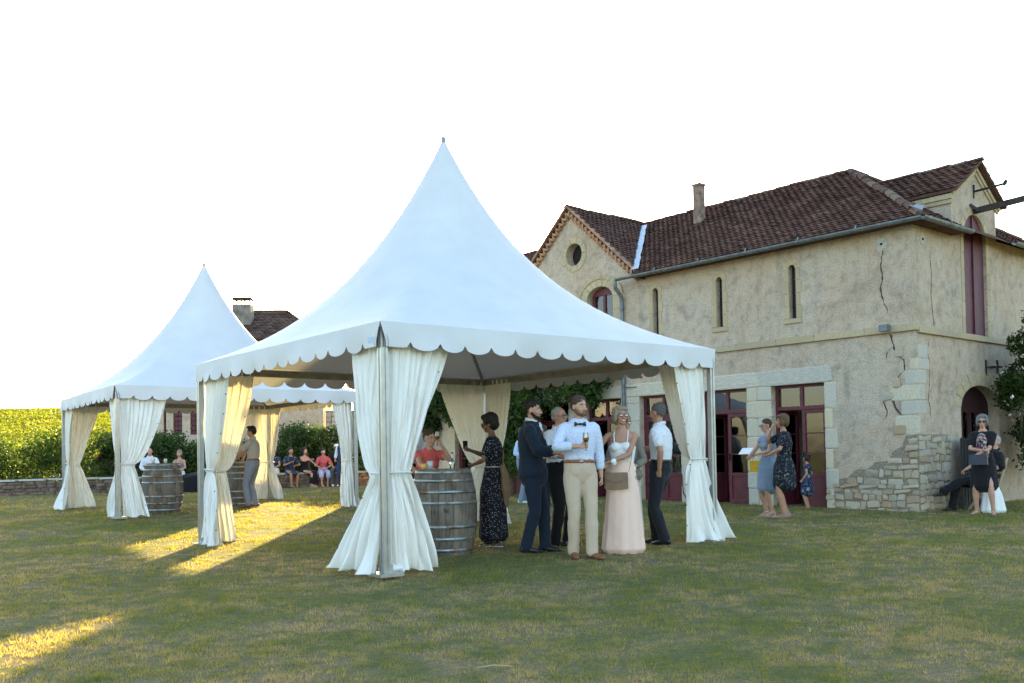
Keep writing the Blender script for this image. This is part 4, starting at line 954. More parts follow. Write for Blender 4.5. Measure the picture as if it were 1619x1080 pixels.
# ------------------------------------------------------------ far wing with chimney
FW=empty('far_house',(-10.2,37,0),R(4),'far stone house with brown hipped roof, chimney and arched red shuttered windows','house')
wl=[(-3.1,2.3,3.35,.05),(-2.62,2.25,3.35,.17),(-1.98,2.25,3.35,.17),(-1.2,2.25,3.35,.17)]
v,f=poly_plate([(-3.45,-.3),(2.9,-.3),(2.9,5.9),(-2.2,5.9),(-2.2,4.3),(-3.45,4.3)],[arch(c,w,a,b-w,w,8) for c,a,b,w in wl],.4,lambda a,b,d:(a,d,b)); fwall=mk('wall',v,f,M['plaster'],FW)
g=G(); g.box(-3.45,-3.1,.4,6,-.3,4.3); g.box(-2.2,-1.9,.4,6,4.0,5.9); g.box(2.5,2.9,.4,6,-.3,5.9); g.box(-3.1,2.5,5.6,6,-.3,5.9); g.build('wall',M['plaster'],FW)
for c,a,b,w in wl:
    g=G(); g.box(c-w-.05,c+w+.05,.2,.24,a-.05,b+.05); W_=g.build('window',M['roomdark'],FW)
    for s in (-1,1):
        g=G(); x0=c+(-w if s<0 else .01); 
        for q in range(6): g.box(x0,x0+w-.01,.10,.13,a+q*(b-a)/6,a+(q+.8)*(b-a)/6)
        g.build('shutter',M['redpaint'],W_)
    ringstones(c,b-w,w,w+.12,0,pi,5,lambda a_,b_,d:(a_,d,b_),fwall,M['warmstone'])
g=G(); g.box(-3.45,2.96,-.06,.0,3.62,3.75); g.build('string_course',M['warmstone'],FW)
EZ=5.85; PZ=7.5
rv=[(-2.5,-.35,EZ),(3.2,-.35,EZ),(3.2,6.35,EZ),(-2.5,6.35,EZ),(-.4,3,PZ),(1.0,3,PZ)]
g=G(); g.add(rv,[(0,1,5,4),(1,2,5),(2,3,4,5),(3,0,4),(0,3,2,1)]); FR=g.build('roof',M['oldtile'],FW)
sl_=(PZ-EZ)/3.35; ll=math.sqrt(1+sl_**2)
tiles('roof_tiles',(1,0,0),(0,1,sl_),(-2.5,-.35,EZ),5.7,3.35*ll,lambda a,b:b/ll*.63<a<5.7-b/ll*.66,M['oldtile'],FR,wa=.2,wb=.2,seed=12)
tiles('roof_tiles',(0,1,0),(-1,0,(PZ-EZ)/2.2),(3.2,-.35,EZ),6.7,2.2*math.sqrt(1+((PZ-EZ)/2.2)**2),lambda a,b:b*1.2<a<6.7-b*1.2,M['oldtile'],FR,wa=.2,wb=.2,seed=13)
g=G(); g.box(-.78,-.06,1.2,1.9,6.0,7.45); g.build('chimney',M['greychim'] if 'greychim' in M else M.setdefault('greychim',simple('greychim',(.20,.18,.155),.95,var=.4,scale=4)),FW)
g=G(); g.box(-.82,-.02,1.16,1.94,7.70,7.74)
for x in (-.77,-.44,-.12):
    for y in (1.22,1.84): g.box(x,x+.05,y,y+.05,7.45,7.70)
g.build('chimney_cap',M['iron'],FW)
HW_=empty('high_stone_wall',(-5.9,37.5,0),R(4),'high grey stone garden wall rising behind the hedge beside the far house','stone wall')
g=G(); g.box(-1.35,1.5,0,.4,-.3,3.1); g.build('wall_core',M['mortar'],HW_)
for r_ in range(15):
    x=-1.35
    while x<1.45:
        w=random.uniform(.18,.45); w=min(w,1.5-x); inst('stone',random.choice(RUB),HW_,(x+w/2,-.0,.3+r_*.19+random.uniform(-.02,.02)),(w*1.03,.14,.2)); x+=w
# ------------------------------------------------------------ wisteria on the facade
IVN=dict(a=1)
WS=empty('wisteria_vine',fpt(-11,-.3),-.8613,'dark green wisteria hanging over the doors on the left part of the stone building','climbing plant')
rg=random.Random(4); cl=[]
for i in range(46):
    x=-14.6+i*.165+11; 
    if x>3.7: break
    cl.append((x,-.05+rg.uniform(-.2,.12),2.95+rg.uniform(-.25,.35),.33,.28,.3))
    if rg.random()<.55: cl.append((x,-.15+rg.uniform(-.2,.1),2.45+rg.uniform(-.2,.2),.22,.22,.32))
for i in range(22): cl.append((rg.uniform(-.8,1.15),rg.uniform(-.35,.1),rg.uniform(1.0,2.5),.32,.28,.35))
for i in range(20): cl.append((rg.uniform(-4.1,-2.9),rg.uniform(-.35,.1),rg.uniform(1.9,3.4),.3,.28,.35))
foliage('crown',cl,46000,.085,M['ivy'],WS,seed=77)
g=G(); g.tube([(.3,.1,0),(.35,.05,.6),(.15,.1,1.3),(.4,.1,2.2),(.9,.12,2.8)],[.07,.06,.055,.05,.03],8); g.tube([(.35,.05,.7),(-.4,.1,1.5),(-1.2,.1,2.5),(-3,.12,2.9)],[.05,.04,.03,.02],8); g.build('trunk',M['bark'],WS,True)
# rose shrub at the right side of the wall
RS=empty('climbing_rose',fpt(.75,3.25),-.8613,'leafy climbing rose with pale pink flowers at the right edge against the side wall','climbing plant')
cl=[]
for i in range(60):
    z=rg.uniform(.9,3.3); wv=.95 if 1.9<z<3.0 else .6; cl.append((rg.uniform(-.4,.5),rg.uniform(-wv*.85+(.35 if z<1.9 else 0),wv*1.4),z,.26,.28,.26))
for i in range(9): cl.append((rg.uniform(-.2,.3),rg.uniform(-.8,-.2),rg.uniform(3.0,3.6),.12,.12,.2))
foliage('crown',cl,32000,.06,M['leaf'],RS,seed=78)
g=G(); g.tube([(0,.3,-.05),(.05,.2,.8),(-.1,.1,1.6),(.05,-.1,2.6)],[.05,.045,.035,.02],8); g.tube([(.05,.2,.8),(.3,.6,1.6),(.3,.8,2.4)],[.035,.03,.015],8); g.tube([(0,.25,.5),(-.2,-.3,1.5),(.0,-.6,2.5)],[.03,.025,.012],8); g.build('trunk',M['bark'],RS,True)
rn=np.random.default_rng(2); ci=rn.integers(0,60,230); C=np.array(cl)[ci]; P=C[:,:3]+rn.normal(0,.25,(230,3)); P[:,0]+=.2; V=cloudleaves(np.repeat(P,3,0)+rn.normal(0,.012,(690,3)),.05,9); o=quads_np('blossoms',V,M['petal'],RS,4); o['kind']='stuff'
# ------------------------------------------------------------ people
TS=bpy.data.scenes.new('workshop'); TV=TS.view_layers[0]
def remesh(g,vox,sm=2,fn=None,f=None):
    me=bpy.data.meshes.new('t'); me.from_pydata(g.v,[],g.f); me.update()
    o=bpy.data.objects.new('t',me); TS.collection.objects.link(o)
    m_=o.modifiers.new('r','REMESH'); m_.mode='VOXEL'; m_.voxel_size=vox; m_.use_smooth_shade=True
    if sm: s_=o.modifiers.new('s','SMOOTH'); s_.factor=.5; s_.iterations=sm
    TV.update(); dg=TV.depsgraph; r=bpy.data.meshes.new_from_object(o.evaluated_get(dg),depsgraph=dg)
    bpy.data.objects.remove(o); bpy.data.meshes.remove(me)
    if fn is not None:
        n=len(r.vertices); co_=np.empty(n*3,np.float32); r.vertices.foreach_get('co',co_); nr=np.empty(n*3,np.float32); r.vertices.foreach_get('normal',nr)
        co_=co_.reshape(-1,3); nr=nr.reshape(-1,3); co_=co_+nr*fn(co_)[:,None]; r.vertices.foreach_set('co',co_.ravel()); r.update()
    return r
def folds(amp,seed,fz=1.0):
    rg=np.random.default_rng(seed); K=[(rg.normal(0,1,3)*np.array([18,18,9])*fz*(1+.8*i),rg.uniform(0,6),1/(1+.7*i)) for i in range(5)]
    def fn(c):
        w=c+.03*np.sin(c[:,[1,2,0]]*11+seed); d=0
        for k,p,a in K: d=d+a*np.sin(w@k+p)
        d=d/2; return amp*(1-np.abs(d)*1.3)
    return fn
def skinm(name,c):
    m_,nt,N,L,B=newmat(name); n=noise_n(N,L,coord(N,L),12,3); r=ramp(N,L,n.outputs[0],[(.3,tuple(x*.88 for x in c)),(.7,tuple(min(1,x*1.08) for x in c))]); L.new(r.outputs[0],B.inputs['Base Color'])
    B.inputs['Roughness'].default_value=.5; B.inputs['Subsurface Weight'].default_value=.08; B.inputs['Subsurface Radius'].default_value=(.02,.006,.003); B.inputs['Specular IOR Level'].default_value=.35; return m_
SK={'fair':skinm('skin_fair',(.52,.29,.20)),'tan':skinm('skin_tan',(.42,.22,.14)),'brown':skinm('skin_brown',(.20,.095,.055)),'pink':skinm('skin_pink',(.52,.26,.18))}
def hairm(name,c): return simple(name,c,.55,0,.4,90,.6,.3,bd=.01)
HM={'dark':hairm('hair_dark',(.018,.012,.010)),'brown':hairm('hair_brown',(.06,.035,.02)),'grey':hairm('hair_grey',(.17,.16,.15)),'white':hairm('hair_white',(.34,.32,.30)),'blonde':hairm('hair_ash',(.27,.21,.14)),'salt':hairm('hair_salt',(.10,.09,.085)),'auburn':hairm('hair_auburn',(.13,.07,.035))}
CL={}
def C(name,c,**k):
    if name not in CL: CL[name]=cloth(name,c,**k)
    return CL[name]
CL['bowshirt']=dots('bowshirt',(.58,.64,.78),(.10,.13,.25),75,.20)
CL['dotdress']=dots('dotdress',(.012,.012,.018),(.55,.53,.52),52,.20)
CL['floralblack']=floral('floralblack',(.012,.014,.022),(.20,.20,.15),(.08,.11,.16),24,.57)
CL['floralnavy']=floral('floralnavy',(.02,.03,.06),(.25,.28,.32),(.08,.1,.2),22,.55)
CL['floralpanel']=floral('floralpanel',(.03,.022,.03),(.45,.40,.34),(.22,.06,.10),22,.47)
CL['redprint']=dots('redprint',(.50,.09,.10),(.62,.45,.42),50,.22)
def soled(v,f,name,mat,par): return mk(name,v,f,mat,par,True)
EYEW=simple('eye_white',(.6,.58,.55),.3,var=.02,bs=0); IRIS=simple('iris',(.03,.02,.015),.2,bs=0); LIP=simple('lip',(.33,.10,.09),.5,bs=0); TEETH=simple('teeth',(.75,.72,.66),.3,bs=0)
LENS=simple('dark_lens',(.015,.012,.012),.15,bs=0); LEATHER=simple('leather_brown',(.20,.075,.03),.4); BLACKS=simple('shoe_black',(.012,.012,.014),.35)
NP=[0]
def person(label,loc,face,h=1.75,sex='m',q=1,pelvis=(0,0,.93),lean=(0,0),twist=0,feet=None,fyaw=(12,-12),hands=None,poles=None,head=(0,0),skin='fair',hair=('short','dark'),
           top=None,bottom=None,shoes='shoe_black',beard=None,glasses=None,extra=None,curl=(1,1),palms=None,group='guests at the garden party',fat=1.0,armhair=None,smile=False,kpole=None,name='person'):
    NP[0]+=1; seed=NP[0]
    x,y=loc[:2]; z=loc[2] if len(loc)>2 else gz(x,y)
    P=empty(name,(x,y,z),R(face),label,'person',group)
    s=h/1.75; vox={1:.0075,2:.012,3:.016}[q]
    fem=sex=='f'; sw=.165 if fem else .178
    pel=Vector(pelvis); up=Vector((lean[0],lean[1],0)); up.z=math.sqrt(max(.01,.57**2-up.x**2-up.y**2)); neck=pel+up
    tw=R(twist)
    def spine(t): 
        b=up*t; c=Vector((0,.02*math.sin(pi*t),0)); return pel+b+c
    def side(t): a=tw*max(0,min(1,t)); return Vector((math.cos(a),math.sin(a),0))
    fe=[Vector(f_) for f_ in (feet or ((-.10,0,0),(.10,0,0)))]
    ank=[f_+Vector((0,.0,.085)) for f_ in fe]
    hip=[pel+Vector((-.088,0,-.02)),pel+Vector((.088,0,-.02))]
    kp=[Vector(k) for k in (kpole or ((-.1,-1,0),(.1,-1,0)))]
    def ik(a,b,l1,l2,pole):
        d=b-a; L_=d.length
        if L_>l1+l2-.002: l1*=(L_+.003)/(l1+l2); l2=L_+.003-l1
        t=d.normalized(); c=(l1*l1-l2*l2+L_*L_)/(2*L_); hh=math.sqrt(max(0,l1*l1-c*c)); pp=pole-t*pole.dot(t)
        pp=pp.normalized() if pp.length>1e-4 else Vector((0,-1,0)); return a+t*c+pp*hh
    knee=[ik(hip[i],ank[i],.435,.415,kp[i]) for i in (0,1)]
    sd_=side(1); sh=[spine(.855)-sd_*sw,spine(.855)+sd_*sw]
    hd=[Vector(h_) for h_ in (hands or ((-.25,-.02,.86),(.25,-.02,.86)))]
    pl_=[Vector(p) for p in (poles or ((-.5,1,-.2),(.5,1,-.2)))]
    elb=[ik(sh[i],hd[i],.29,.255,pl_[i]) for i in (0,1)]
    if fem: TR=[(-.14,.10,.085),(-.05,.155,.115),(.03,.165,.118),(.12,.15,.105),(.27,.118,.088),(.42,.132,.098),(.60,.148,.112),(.76,.150,.100),(.88,.140,.078),(.97,.075,.058),(1.03,.048,.05)]
    else: TR=[(-.14,.11,.09),(-.05,.152,.112),(.04,.155,.112),(.14,.148,.105),(.30,.142,.102),(.48,.158,.112),(.64,.172,.120),(.78,.176,.112),(.89,.160,.085),(.97,.085,.062),(1.03,.056,.056)]
    TR=[(t,a*(1+(fat-1)*.8),b*(1+(fat-1)*(1.6 if .0<t<.6 else .5))) for t,a,b in TR]
    def torso(g,infl,t0=-.2,t1=1.1,flare=0,n=20):
        pts=[];rad=[]
        T_=[r_ for r_ in TR if t0<=r_[0]<=t1]
        for t,a,b in T_:
            pts.append(spine(t)); rad.append((a+infl+flare*max(0,.3-t),b+infl+flare*max(0,.3-t)))
        a_=side((t0+t1)/2); g.tube(pts,rad,n,ref=a_)
        if fem and t1>.6 and t0<.5:
            for e in (-1,1): g.ell(spine(.60)+side(.6)*e*.065+Vector((math.sin(tw)*.07,-math.cos(tw)*.07,-.0)),(.062+infl*.6,.055+infl,.058+infl*.4))
    def arm(g,i,infl,f0=0,f1=2.0,k=1.0):
        a,b,c=sh[i],elb[i],hd[i]; m_=.88 if fem else 1.0
        pr=[(0,.044),(.3,.047),(.7,.042),(1.0,.038),(1.25,.040),(1.6,.032),(2.0,.024)]
        pts=[];rad=[]
        for t,r_ in pr:
            if t<=f1: pts.append(a.lerp(b,t) if t<=1 else b.lerp(c,t-1)); rad.append(r_*m_*k+infl*(1+.15*t))
        g.ell(a+ (spine(.85)-a)*.14,(.050*m_+infl*.8,.047*m_+infl*.8,.047*m_+infl*.8)); g.tube(pts,rad,12,ref=(0,0,1) if abs((b-a).normalized().z)<.8 else (1,0,0))
    def leg(g,i,infl,f1=2.0,straight=0):
        a,b,c=hip[i],knee[i],ank[i]; m_=(1.0 if fem else 1.0)*(1+(fat-1)*.5)
        pr=[(0,.085),(.3,.080),(.65,.064),(.95,.052),(1.1,.050),(1.35,.053),(1.65,.040),(1.95,.033)]
        if straight and f1>1.9: pr=pr+[(2.06,.033)]
        pts=[];rad=[]
        for t,r_ in pr:
            if t<=(f1 if f1<1.9 else 3): 
                rr=r_*m_+infl
                if straight and t>.6: rr=max(rr,straight)
                pts.append(a.lerp(b,t) if t<=1 else b.lerp(c,t-1)); rad.append((rr,rr*1.06))
        g.tube(pts,rad,12,ref=(1,0,0))
    # head transform
    hy,hp=R(head[0]),R(head[1]); HR=Matrix.Rotation(hy,3,'Z')@Matrix.Rotation(hp,3,'X')
    nb=neck+Vector((0,0,-.0)); H0=Vector((0,0,1.52))
    npos=nb+Vector((0,-.012,.030))
    def Hd(p): return npos+HR@(Vector(p)-H0)
    # ---- body
    g=G(); torso(g,-.004)
    for i in (0,1): arm(g,i,0); leg(g,i,0)
    nr=.045 if fem else .054
    g.tube([spine(.94),npos+Vector((0,.005,0)),Hd((0,.012,1.60))],[nr*1.15,nr,nr*.98],12)
    g.ell(Hd((0,.012,1.655)),(.073,.092,.092),HR,20,14); g.ell(Hd((0,-.022,1.61)),(.057,.064,.083),HR,18,12); g.ell(Hd((0,-.052,1.553)),(.034,.030,.026),HR); g.ell(Hd((0,-.02,1.565)),(.05,.045,.03),HR)
    g.tube([Hd((0,-.082,1.648)),Hd((0,-.096,1.622)),Hd((0,-.106,1.603))],[.009,.011,.0135],8); g.ell(Hd((0,-.094,1.599)),(.018,.014,.009),HR); g.ell(Hd((0,-.070,1.662)),(.048,.018,.010),HR)
    g.ell(Hd((0,-.083,1.572)),(.024,.010,.010),HR)
    for e in (-1,1): g.ell(Hd((e*.074,.010,1.622)),(.008,.018,.030),HR); g.ell(Hd((e*.038,-.058,1.605)),(.022,.02,.02),HR)
    HP=[]
    for i in (0,1):
        w=hd[i]; d=(hd[i]-elb[i]).normalized(); 
        if palms and palms[i] is not None: pn=Vector(palms[i])
        else: pn=Vector((-(1 if i else -1),0,0)) if abs(d.z)>.7 else Vector((-(1 if i else -1)*.3,-.5,-.6))
        if isinstance(curl[i],tuple): cu,d2=curl[i]; d=(d+Vector(d2)).normalized()
        else: cu=curl[i]
        pn=(pn-d*pn.dot(d)).normalized(); ac=d.cross(pn).normalized(); k=.9 if fem else 1.0
        pc=w+d*.05*k; g.tube([w-d*.01,w+d*.03*k,w+d*.085*k],[(.024,.018),(.036*k,.015),(.037*k,.012)],10,ref=ac)
        tip=w+d*.09*k
        for fi,(o_,l_) in enumerate(((-.028,.064),(-.0095,.074),(.0095,.070),(.027,.056))):
            b0=w+d*.078*k+ac*o_*k; a1=.35+.55*cu; a2=.9+1.0*cu if cu>.3 else .25
            d1=(d*math.cos(a1*cu+.1)+pn*math.sin(a1*cu+.1)); d2_=(d*math.cos(a2)+pn*math.sin(a2)) if cu>.3 else (d*math.cos(.3)+pn*math.sin(.3)); r_=.0088 if vox<.01 else vox*.8
            g.tube([b0,b0+d1*l_*.5*k,b0+d1*l_*.5*k+d2_*l_*.5*k],[r_,r_*.95,r_*.8],8)
        tb=w+d*.03*k-ac*.026*k*(1 if i==0 else 1); td=(d*.6-ac*.55+pn*.6).normalized(); g.tube([tb,tb+td*.035*k,tb+td*.05*k+(d*.5+pn*.6).normalized()*.02],[.012,.0105,.009],8)
        HP.append(w+d*.075*k+pn*.035)
    barefoot=shoes in ('sandal_white','sandal_black','sandal_tan')
    if True:
        for i in (0,1):
            a=ank[i]; ya=R(fyaw[i]); fd=Vector((math.sin(ya),-math.cos(ya),0)) ; fd=Vector((-math.sin(ya),-math.cos(ya),0)) if False else fd
            g.tube([a+Vector((0,0,.01))-fd*.035,a+fd*.05+Vector((0,0,-.045)),a+fd*.13+Vector((0,0,-.066)),a+fd*.155+Vector((0,0,-.068))],[(.03,.035),(.036,.028),(.036,.016),(.028,.012)],10,ref=(0,0,1).__class__((1,0,0)) if False else (math.cos(ya),math.sin(ya),0)); g.ell(a+Vector((0,0,-.05))-fd*.045,(.028,.03,.032))
    me=remesh(g,vox); 
    def sc(me): me.transform(Matrix.Scale(s,4)); return me
    mesh_obj('body',sc(me),P,SK[skin]); 
    def part(nm,g,mat,vx=None,fn=None,sm=2,par=None,rem=True):
        if not g.v: return
        if rem: m_=remesh(g,vx or max(.010,vox),sm,fn)
        else:
            m_=bpy.data.meshes.new(nm); m_.from_pydata(g.v,[],g.f); m_.update(); m_.shade_smooth()
        return mesh_obj(nm,sc(m_),par or P,mat)
    # ---- face details
    if q<3:
        for e in (-1,1):
            ep=Hd((e*.029,-.077,1.638)); g=G(); g.ell(ep,(.0125,.008,.0075),HR,10,7); ey=part('eye',g,EYEW,rem=False)
            g=G(); g.ell(ep+HR@Vector((0,-.006,0)),(.0058,.0035,.0058),HR,8,6); part('iris',g,IRIS,rem=False,par=ey)
            g=G(); g.tube([Hd((e*.014,-.088,1.660)),Hd((e*.030,-.087,1.665)),Hd((e*.046,-.074,1.660))],[.0032,.0042,.0025],6,ref=(0,0,1)); part('eyebrow',g,HM[hair[1]] if hair[1] not in('white',) else HM['grey'],rem=False)
        g=G(); g.ell(Hd((0,-.088,1.571)),(.023,.007,.0055 if not smile else .010),HR,12,7); lp=part('mouth',g,LIP,rem=False)
        if smile: g=G(); g.ell(Hd((0,-.0925,1.573)),(.018,.004,.006),HR,10,6); part('teeth',g,TEETH,rem=False,par=lp)
    # ---- hair
    st,hc=hair; g=G(); nz_=folds(.011,seed+50,4.0); hx=.008
    if st=='short': g.ell(Hd((0,.024,1.690)),(.0775,.088,.073),HR,20,14); g.ell(Hd((0,.050,1.655)),(.074,.056,.070),HR)
    if st=='quiff': g.ell(Hd((0,.022,1.685)),(.079,.090,.082),HR,20,14); g.ell(Hd((0,.055,1.65)),(.070,.058,.075),HR); g.ell(Hd((0,-.045,1.742)),(.055,.045,.024),HR)
    if st=='curly': 
        g.ell(Hd((0,.025,1.70)),(.098,.100,.095),HR,20,14); g.ell(Hd((0,.06,1.64)),(.085,.068,.09),HR); g.ell(Hd((0,-.05,1.74)),(.07,.045,.035),HR); nz_=folds(.012,seed,6)
    if st=='bald': g.ell(Hd((0,.035,1.640)),(.079,.078,.045),HR)
    if st=='receding': g.ell(Hd((0,.035,1.672)),(.079,.082,.080),HR); g.ell(Hd((0,.055,1.64)),(.072,.06,.07),HR)
    if st=='bob':
        g.ell(Hd((0,.028,1.680)),(.094,.092,.088),HR,20,14); g.tube([Hd((0,.04,1.69)),Hd((0,.05,1.62)),Hd((0,.05,1.57))],[(.094,.070),(.092,.062),(.07,.045)],16,ref=HR@Vector((1,0,0)))
        g.ell(Hd((.012,-.045,1.722)),(.064,.034,.024),HR)
        for e in (-1,1): g.ell(Hd((e*.078,-.012,1.62)),(.018,.042,.06),HR)
    if st=='long':
        g.ell(Hd((0,.028,1.685)),(.088,.090,.085),HR,20,14); g.tube([Hd((0,.05,1.68)),Hd((0,.075,1.56)),Hd((0,.085,1.40)),Hd((0,.08,1.26))],[(.085,.055),(.095,.05),(.10,.045),(.07,.03)],16,ref=HR@Vector((1,0,0)))
        for e in (-1,1): g.ell(Hd((e*.08,.01,1.58)),(.018,.04,.10),HR)
    if st=='bun': g.ell(Hd((0,.022,1.685)),(.080,.090,.082),HR,20,14); g.ell(Hd((0,.055,1.65)),(.070,.058,.075),HR); g.ell(Hd((0,.10,1.72)),(.04,.04,.04),HR)
    if g.v: part('hair',g,HM[hc],max(.008,vox),nz_,1)
    if beard:
        g=G(); g.tube([Hd((-.066,-.005,1.60)),Hd((-.052,-.045,1.556)),Hd((0,-.078,1.543)),Hd((.052,-.045,1.556)),Hd((.066,-.005,1.60))],[(.014,.030),(.017,.030),(.019,.026),(.017,.030),(.014,.030)],10,ref=(0,0,1)); g.tube([Hd((-.022,-.088,1.584)),Hd((0,-.094,1.587)),Hd((.022,-.088,1.584))],[.006]*3,8,ref=(0,0,1)); part('beard',g,HM[beard],max(.007,vox),folds(.003,seed,8),1)
    if glasses:
        g=G(); ln=G()
        for e in (-1,1):
            c=Vector((e*.033,-.098,1.636)); ring=[Hd(c+Vector((.026*math.cos(a),.006*abs(math.cos(a))*0,.021*math.sin(a)))) for a in [2*pi*k/14 for k in range(15)]]
            g.tube(ring,[.0028]*15,6,ref=HR@Vector((0,1,0)),cap=False); g.tube([Hd((e*.058,-.096,1.642)),Hd((e*.078,-.04,1.64)),Hd((e*.077,.02,1.632))],[.0025]*3,6)
            ln.ell(Hd(c),(.025,.003,.020),HR,14,8)
        g.tube([Hd((-.008,-.099,1.64)),Hd((.008,-.099,1.64))],[.0025]*2,6,ref=(0,0,1))
        gl=part('eyeglasses',g,{'sun':LENS,'red':C('redframe',(.25,.02,.03)),'thin':C('thinframe',(.12,.11,.10)),'dark':LENS}[glasses],rem=False)
        part('lens',ln,LENS if glasses=='sun' else M['glass'],rem=False,par=gl)
    vz=max(.010,vox)
    # ---- top: (kind, material, sleeve)
    def cuffwrap(): pass
    if top:
        kind,tm,sl=top[:3]; mt=CL[tm]; g=G()
        if kind=='shirt':
            torso(g,.012,.10 if (bottom and bottom[0]=='trousers' and len(top)<4) else .0,.98,top[3] if len(top)>3 else .0); 
            for i in (0,1): arm(g,i,.013 if sl>1.2 else .020,0,sl)
            part('shirt',g,mt,vz,folds(.007,seed))
            g=G(); c0=spine(.965)+Vector((0,-.0,.004)); rx,ry=(nr+.030,nr+.022)
            ring=[c0+side(1)*rx*math.cos(a)+Vector((-side(1).y,side(1).x,0))*ry*math.sin(a)+Vector((0,0,.022*math.sin(a)+.018)) for a in [2*pi*k/18 for k in range(19)]]
            if kind=='shirt' and tm not in('coral','redprint'): g.tube(ring,[(.020,.006)]*19,8,ref=(0,0,1).__class__((1,0,0)) if False else (0,0,1),cap=False); part('collar',g,mt,rem=False)
        if kind=='jacket':
            torso(g,.026,-.2,.98,.10); 
            g.tube([spine(-.22),spine(-.08),spine(.15)],[(.185,.135),(.180,.132),(.165,.120)],20)
            for i in (0,1): arm(g,i,.022,0,1.95)
            part('jacket',g,mt,vz,folds(.007,seed))
            g=G(); c0=spine(.965); rx,ry=(nr+.022,nr+.016)
            ring=[c0+side(1)*rx*math.cos(a)+Vector((-side(1).y,side(1).x,0))*ry*math.sin(a)+Vector((0,0,.022*math.sin(a)+.036)) for a in [2*pi*k/18 for k in range(19)]]
            g.tube(ring,[(.026,.007)]*19,8,ref=(0,0,1),cap=False); fr=Vector((math.sin(tw),-math.cos(tw),0)); g.ell(spine(.80)+fr*.105,(.045,.03,.12)); part('shirt_front',g,C('whiteshirt',(.68,.69,.72)),rem=False)
            g=G()
            for e in (-1,1):
                g.tube([spine(.99)+side(1)*e*.075+fr*.02,spine(.88)+side(1)*e*.072+fr*.105,spine(.66)+side(1)*e*.03+fr*.15,spine(.52)+side(1)*e*.01+fr*.150],[(.006,.022),(.007,.030),(.007,.030),(.006,.010)],8,ref=fr)
            part('lapel',g,mt,rem=False)
        if kind=='vest':
            torso(g,.012,.0,.98); 
            for i in (0,1): arm(g,i,.013,0,1.9)
            part('shirt',g,C('whiteshirt',(.68,.69,.72)),vz,folds(.006,seed)); g=G(); torso(g,.024,-.03,.90); part('waistcoat',g,mt,vz,folds(.003,seed)); 
        if kind=='camisole':
            torso(g,.017,.12,.70,.0); part('camisole',g,mt,vz,folds(.004,seed))
            g=G(); fr=Vector((math.sin(tw),-math.cos(tw),0))
            for e in (-1,1): g.tube([spine(.66)+side(.8)*e*.075+fr*.120,spine(.86)+side(1)*e*.085+fr*.088,spine(.965)+side(1)*e*.078+fr*.0,spine(.86)+side(1)*e*.08-fr*.085,spine(.66)+side(1)*e*.07-fr*.125],[.007]*5,6); 
            part('strap',g,mt,rem=False)
        if kind=='dress':
            hem=top[3]; fl=top[4]; torso(g,.013,-.06,.96 if sl else .74,0)
            for i in (0,1):
                if sl: arm(g,i,.020,0,sl)
            seated=pel.z<.7
            if not seated:
                zt=pel.z+.57*.22; n=9; pts=[];rad=[]
                for k in range(n+1):
                    t=k/n; zz=zt*(1-t)+hem*t; cx0=(fe[0]+fe[1])/2*t*min(1,(zt-zz)/.9)+Vector((pel.x,pel.y,0))*(1-t); hx_=(.155 if fem else .16)+.012
                    wid=(.130+(hx_-.108)*min(1,t*3.2)+fl*t) ; dep=.105+.055*min(1,t*3)+fl*.9*t
                    pts.append(Vector((cx0.x,cx0.y,zz))); rad.append((wid,dep))
                nf_=9
                g.tube(pts,rad,44,ref=(1,0,0),fold=lambda t,a: 1+.055*t*t*math.sin(nf_*a+seed)+.03*t*math.sin(5*a+1))
            else:
                pts=[pel+Vector((0,.05,-.02)),(hip[0]+hip[1])/2,(knee[0]+knee[1])/2+Vector((0,0,-.01))]; rad=[(.17,.12),(.185,.11),(.17,.085)]
                g.tube(pts,rad,20,ref=(1,0,0))
                if hem<.4:
                    kk=(knee[0]+knee[1])/2; aa=(ank[0]+ank[1])/2; t_=(kk.z-hem)/max(.05,kk.z-aa.z); g.tube([kk+Vector((0,.03,-.02)),kk.lerp(aa,min(1,t_*.5)),kk.lerp(aa,min(1,t_))],[(.17,.09),(.165,.10),(.17,.12)],24,ref=(1,0,0),fold=lambda t,a:1+.06*math.sin(7*a))
            part('dress',g,mt,vz,folds(.006,seed))
    if bottom:
        kind,bm_=bottom[:2]; mt=CL[bm_]; g=G()
        if kind=='trousers':
            f1=bottom[2] if len(bottom)>2 else 1.95
            g.tube([spine(-.14),spine(-.05),spine(.04),spine(.13),spine(.205)],[((TR[i_][1]+(.020 if k_<4 else .016)),(TR[i_][2]+(.022 if k_<4 else .017))) for k_,i_ in enumerate((0,1,2,3,3))],22)
            for i in (0,1): leg(g,i,.014,f1,bottom[3] if len(bottom)>3 else .062)
            part('trousers',g,mt,vz,folds(.007,seed+3,.8))
        if kind=='skirt':
            hem,fl=bottom[2:4]; zt=pel.z+.57*.24; n=10; pts=[];rad=[]
            for k in range(n+1):
                t=k/n; zz=zt*(1-t)+hem*t; hx_=.168; cx0=Vector((pel.x,pel.y,0)).lerp((fe[0]+fe[1])/2,t)
                pts.append(Vector((cx0.x,cx0.y,zz))); rad.append((.150+(hx_-.140)*min(1,t*3.5)+fl*t*t**.3,.122+.026*min(1,t*3.2)+fl*.75*t))
            g.tube(pts,rad,60,ref=(1,0,0),fold=lambda t,a:1+.075*t*t*math.sin(8*a+seed)+.03*t*math.sin(13*a+2)); part('skirt',g,mt,vz,folds(.004,seed,.7))
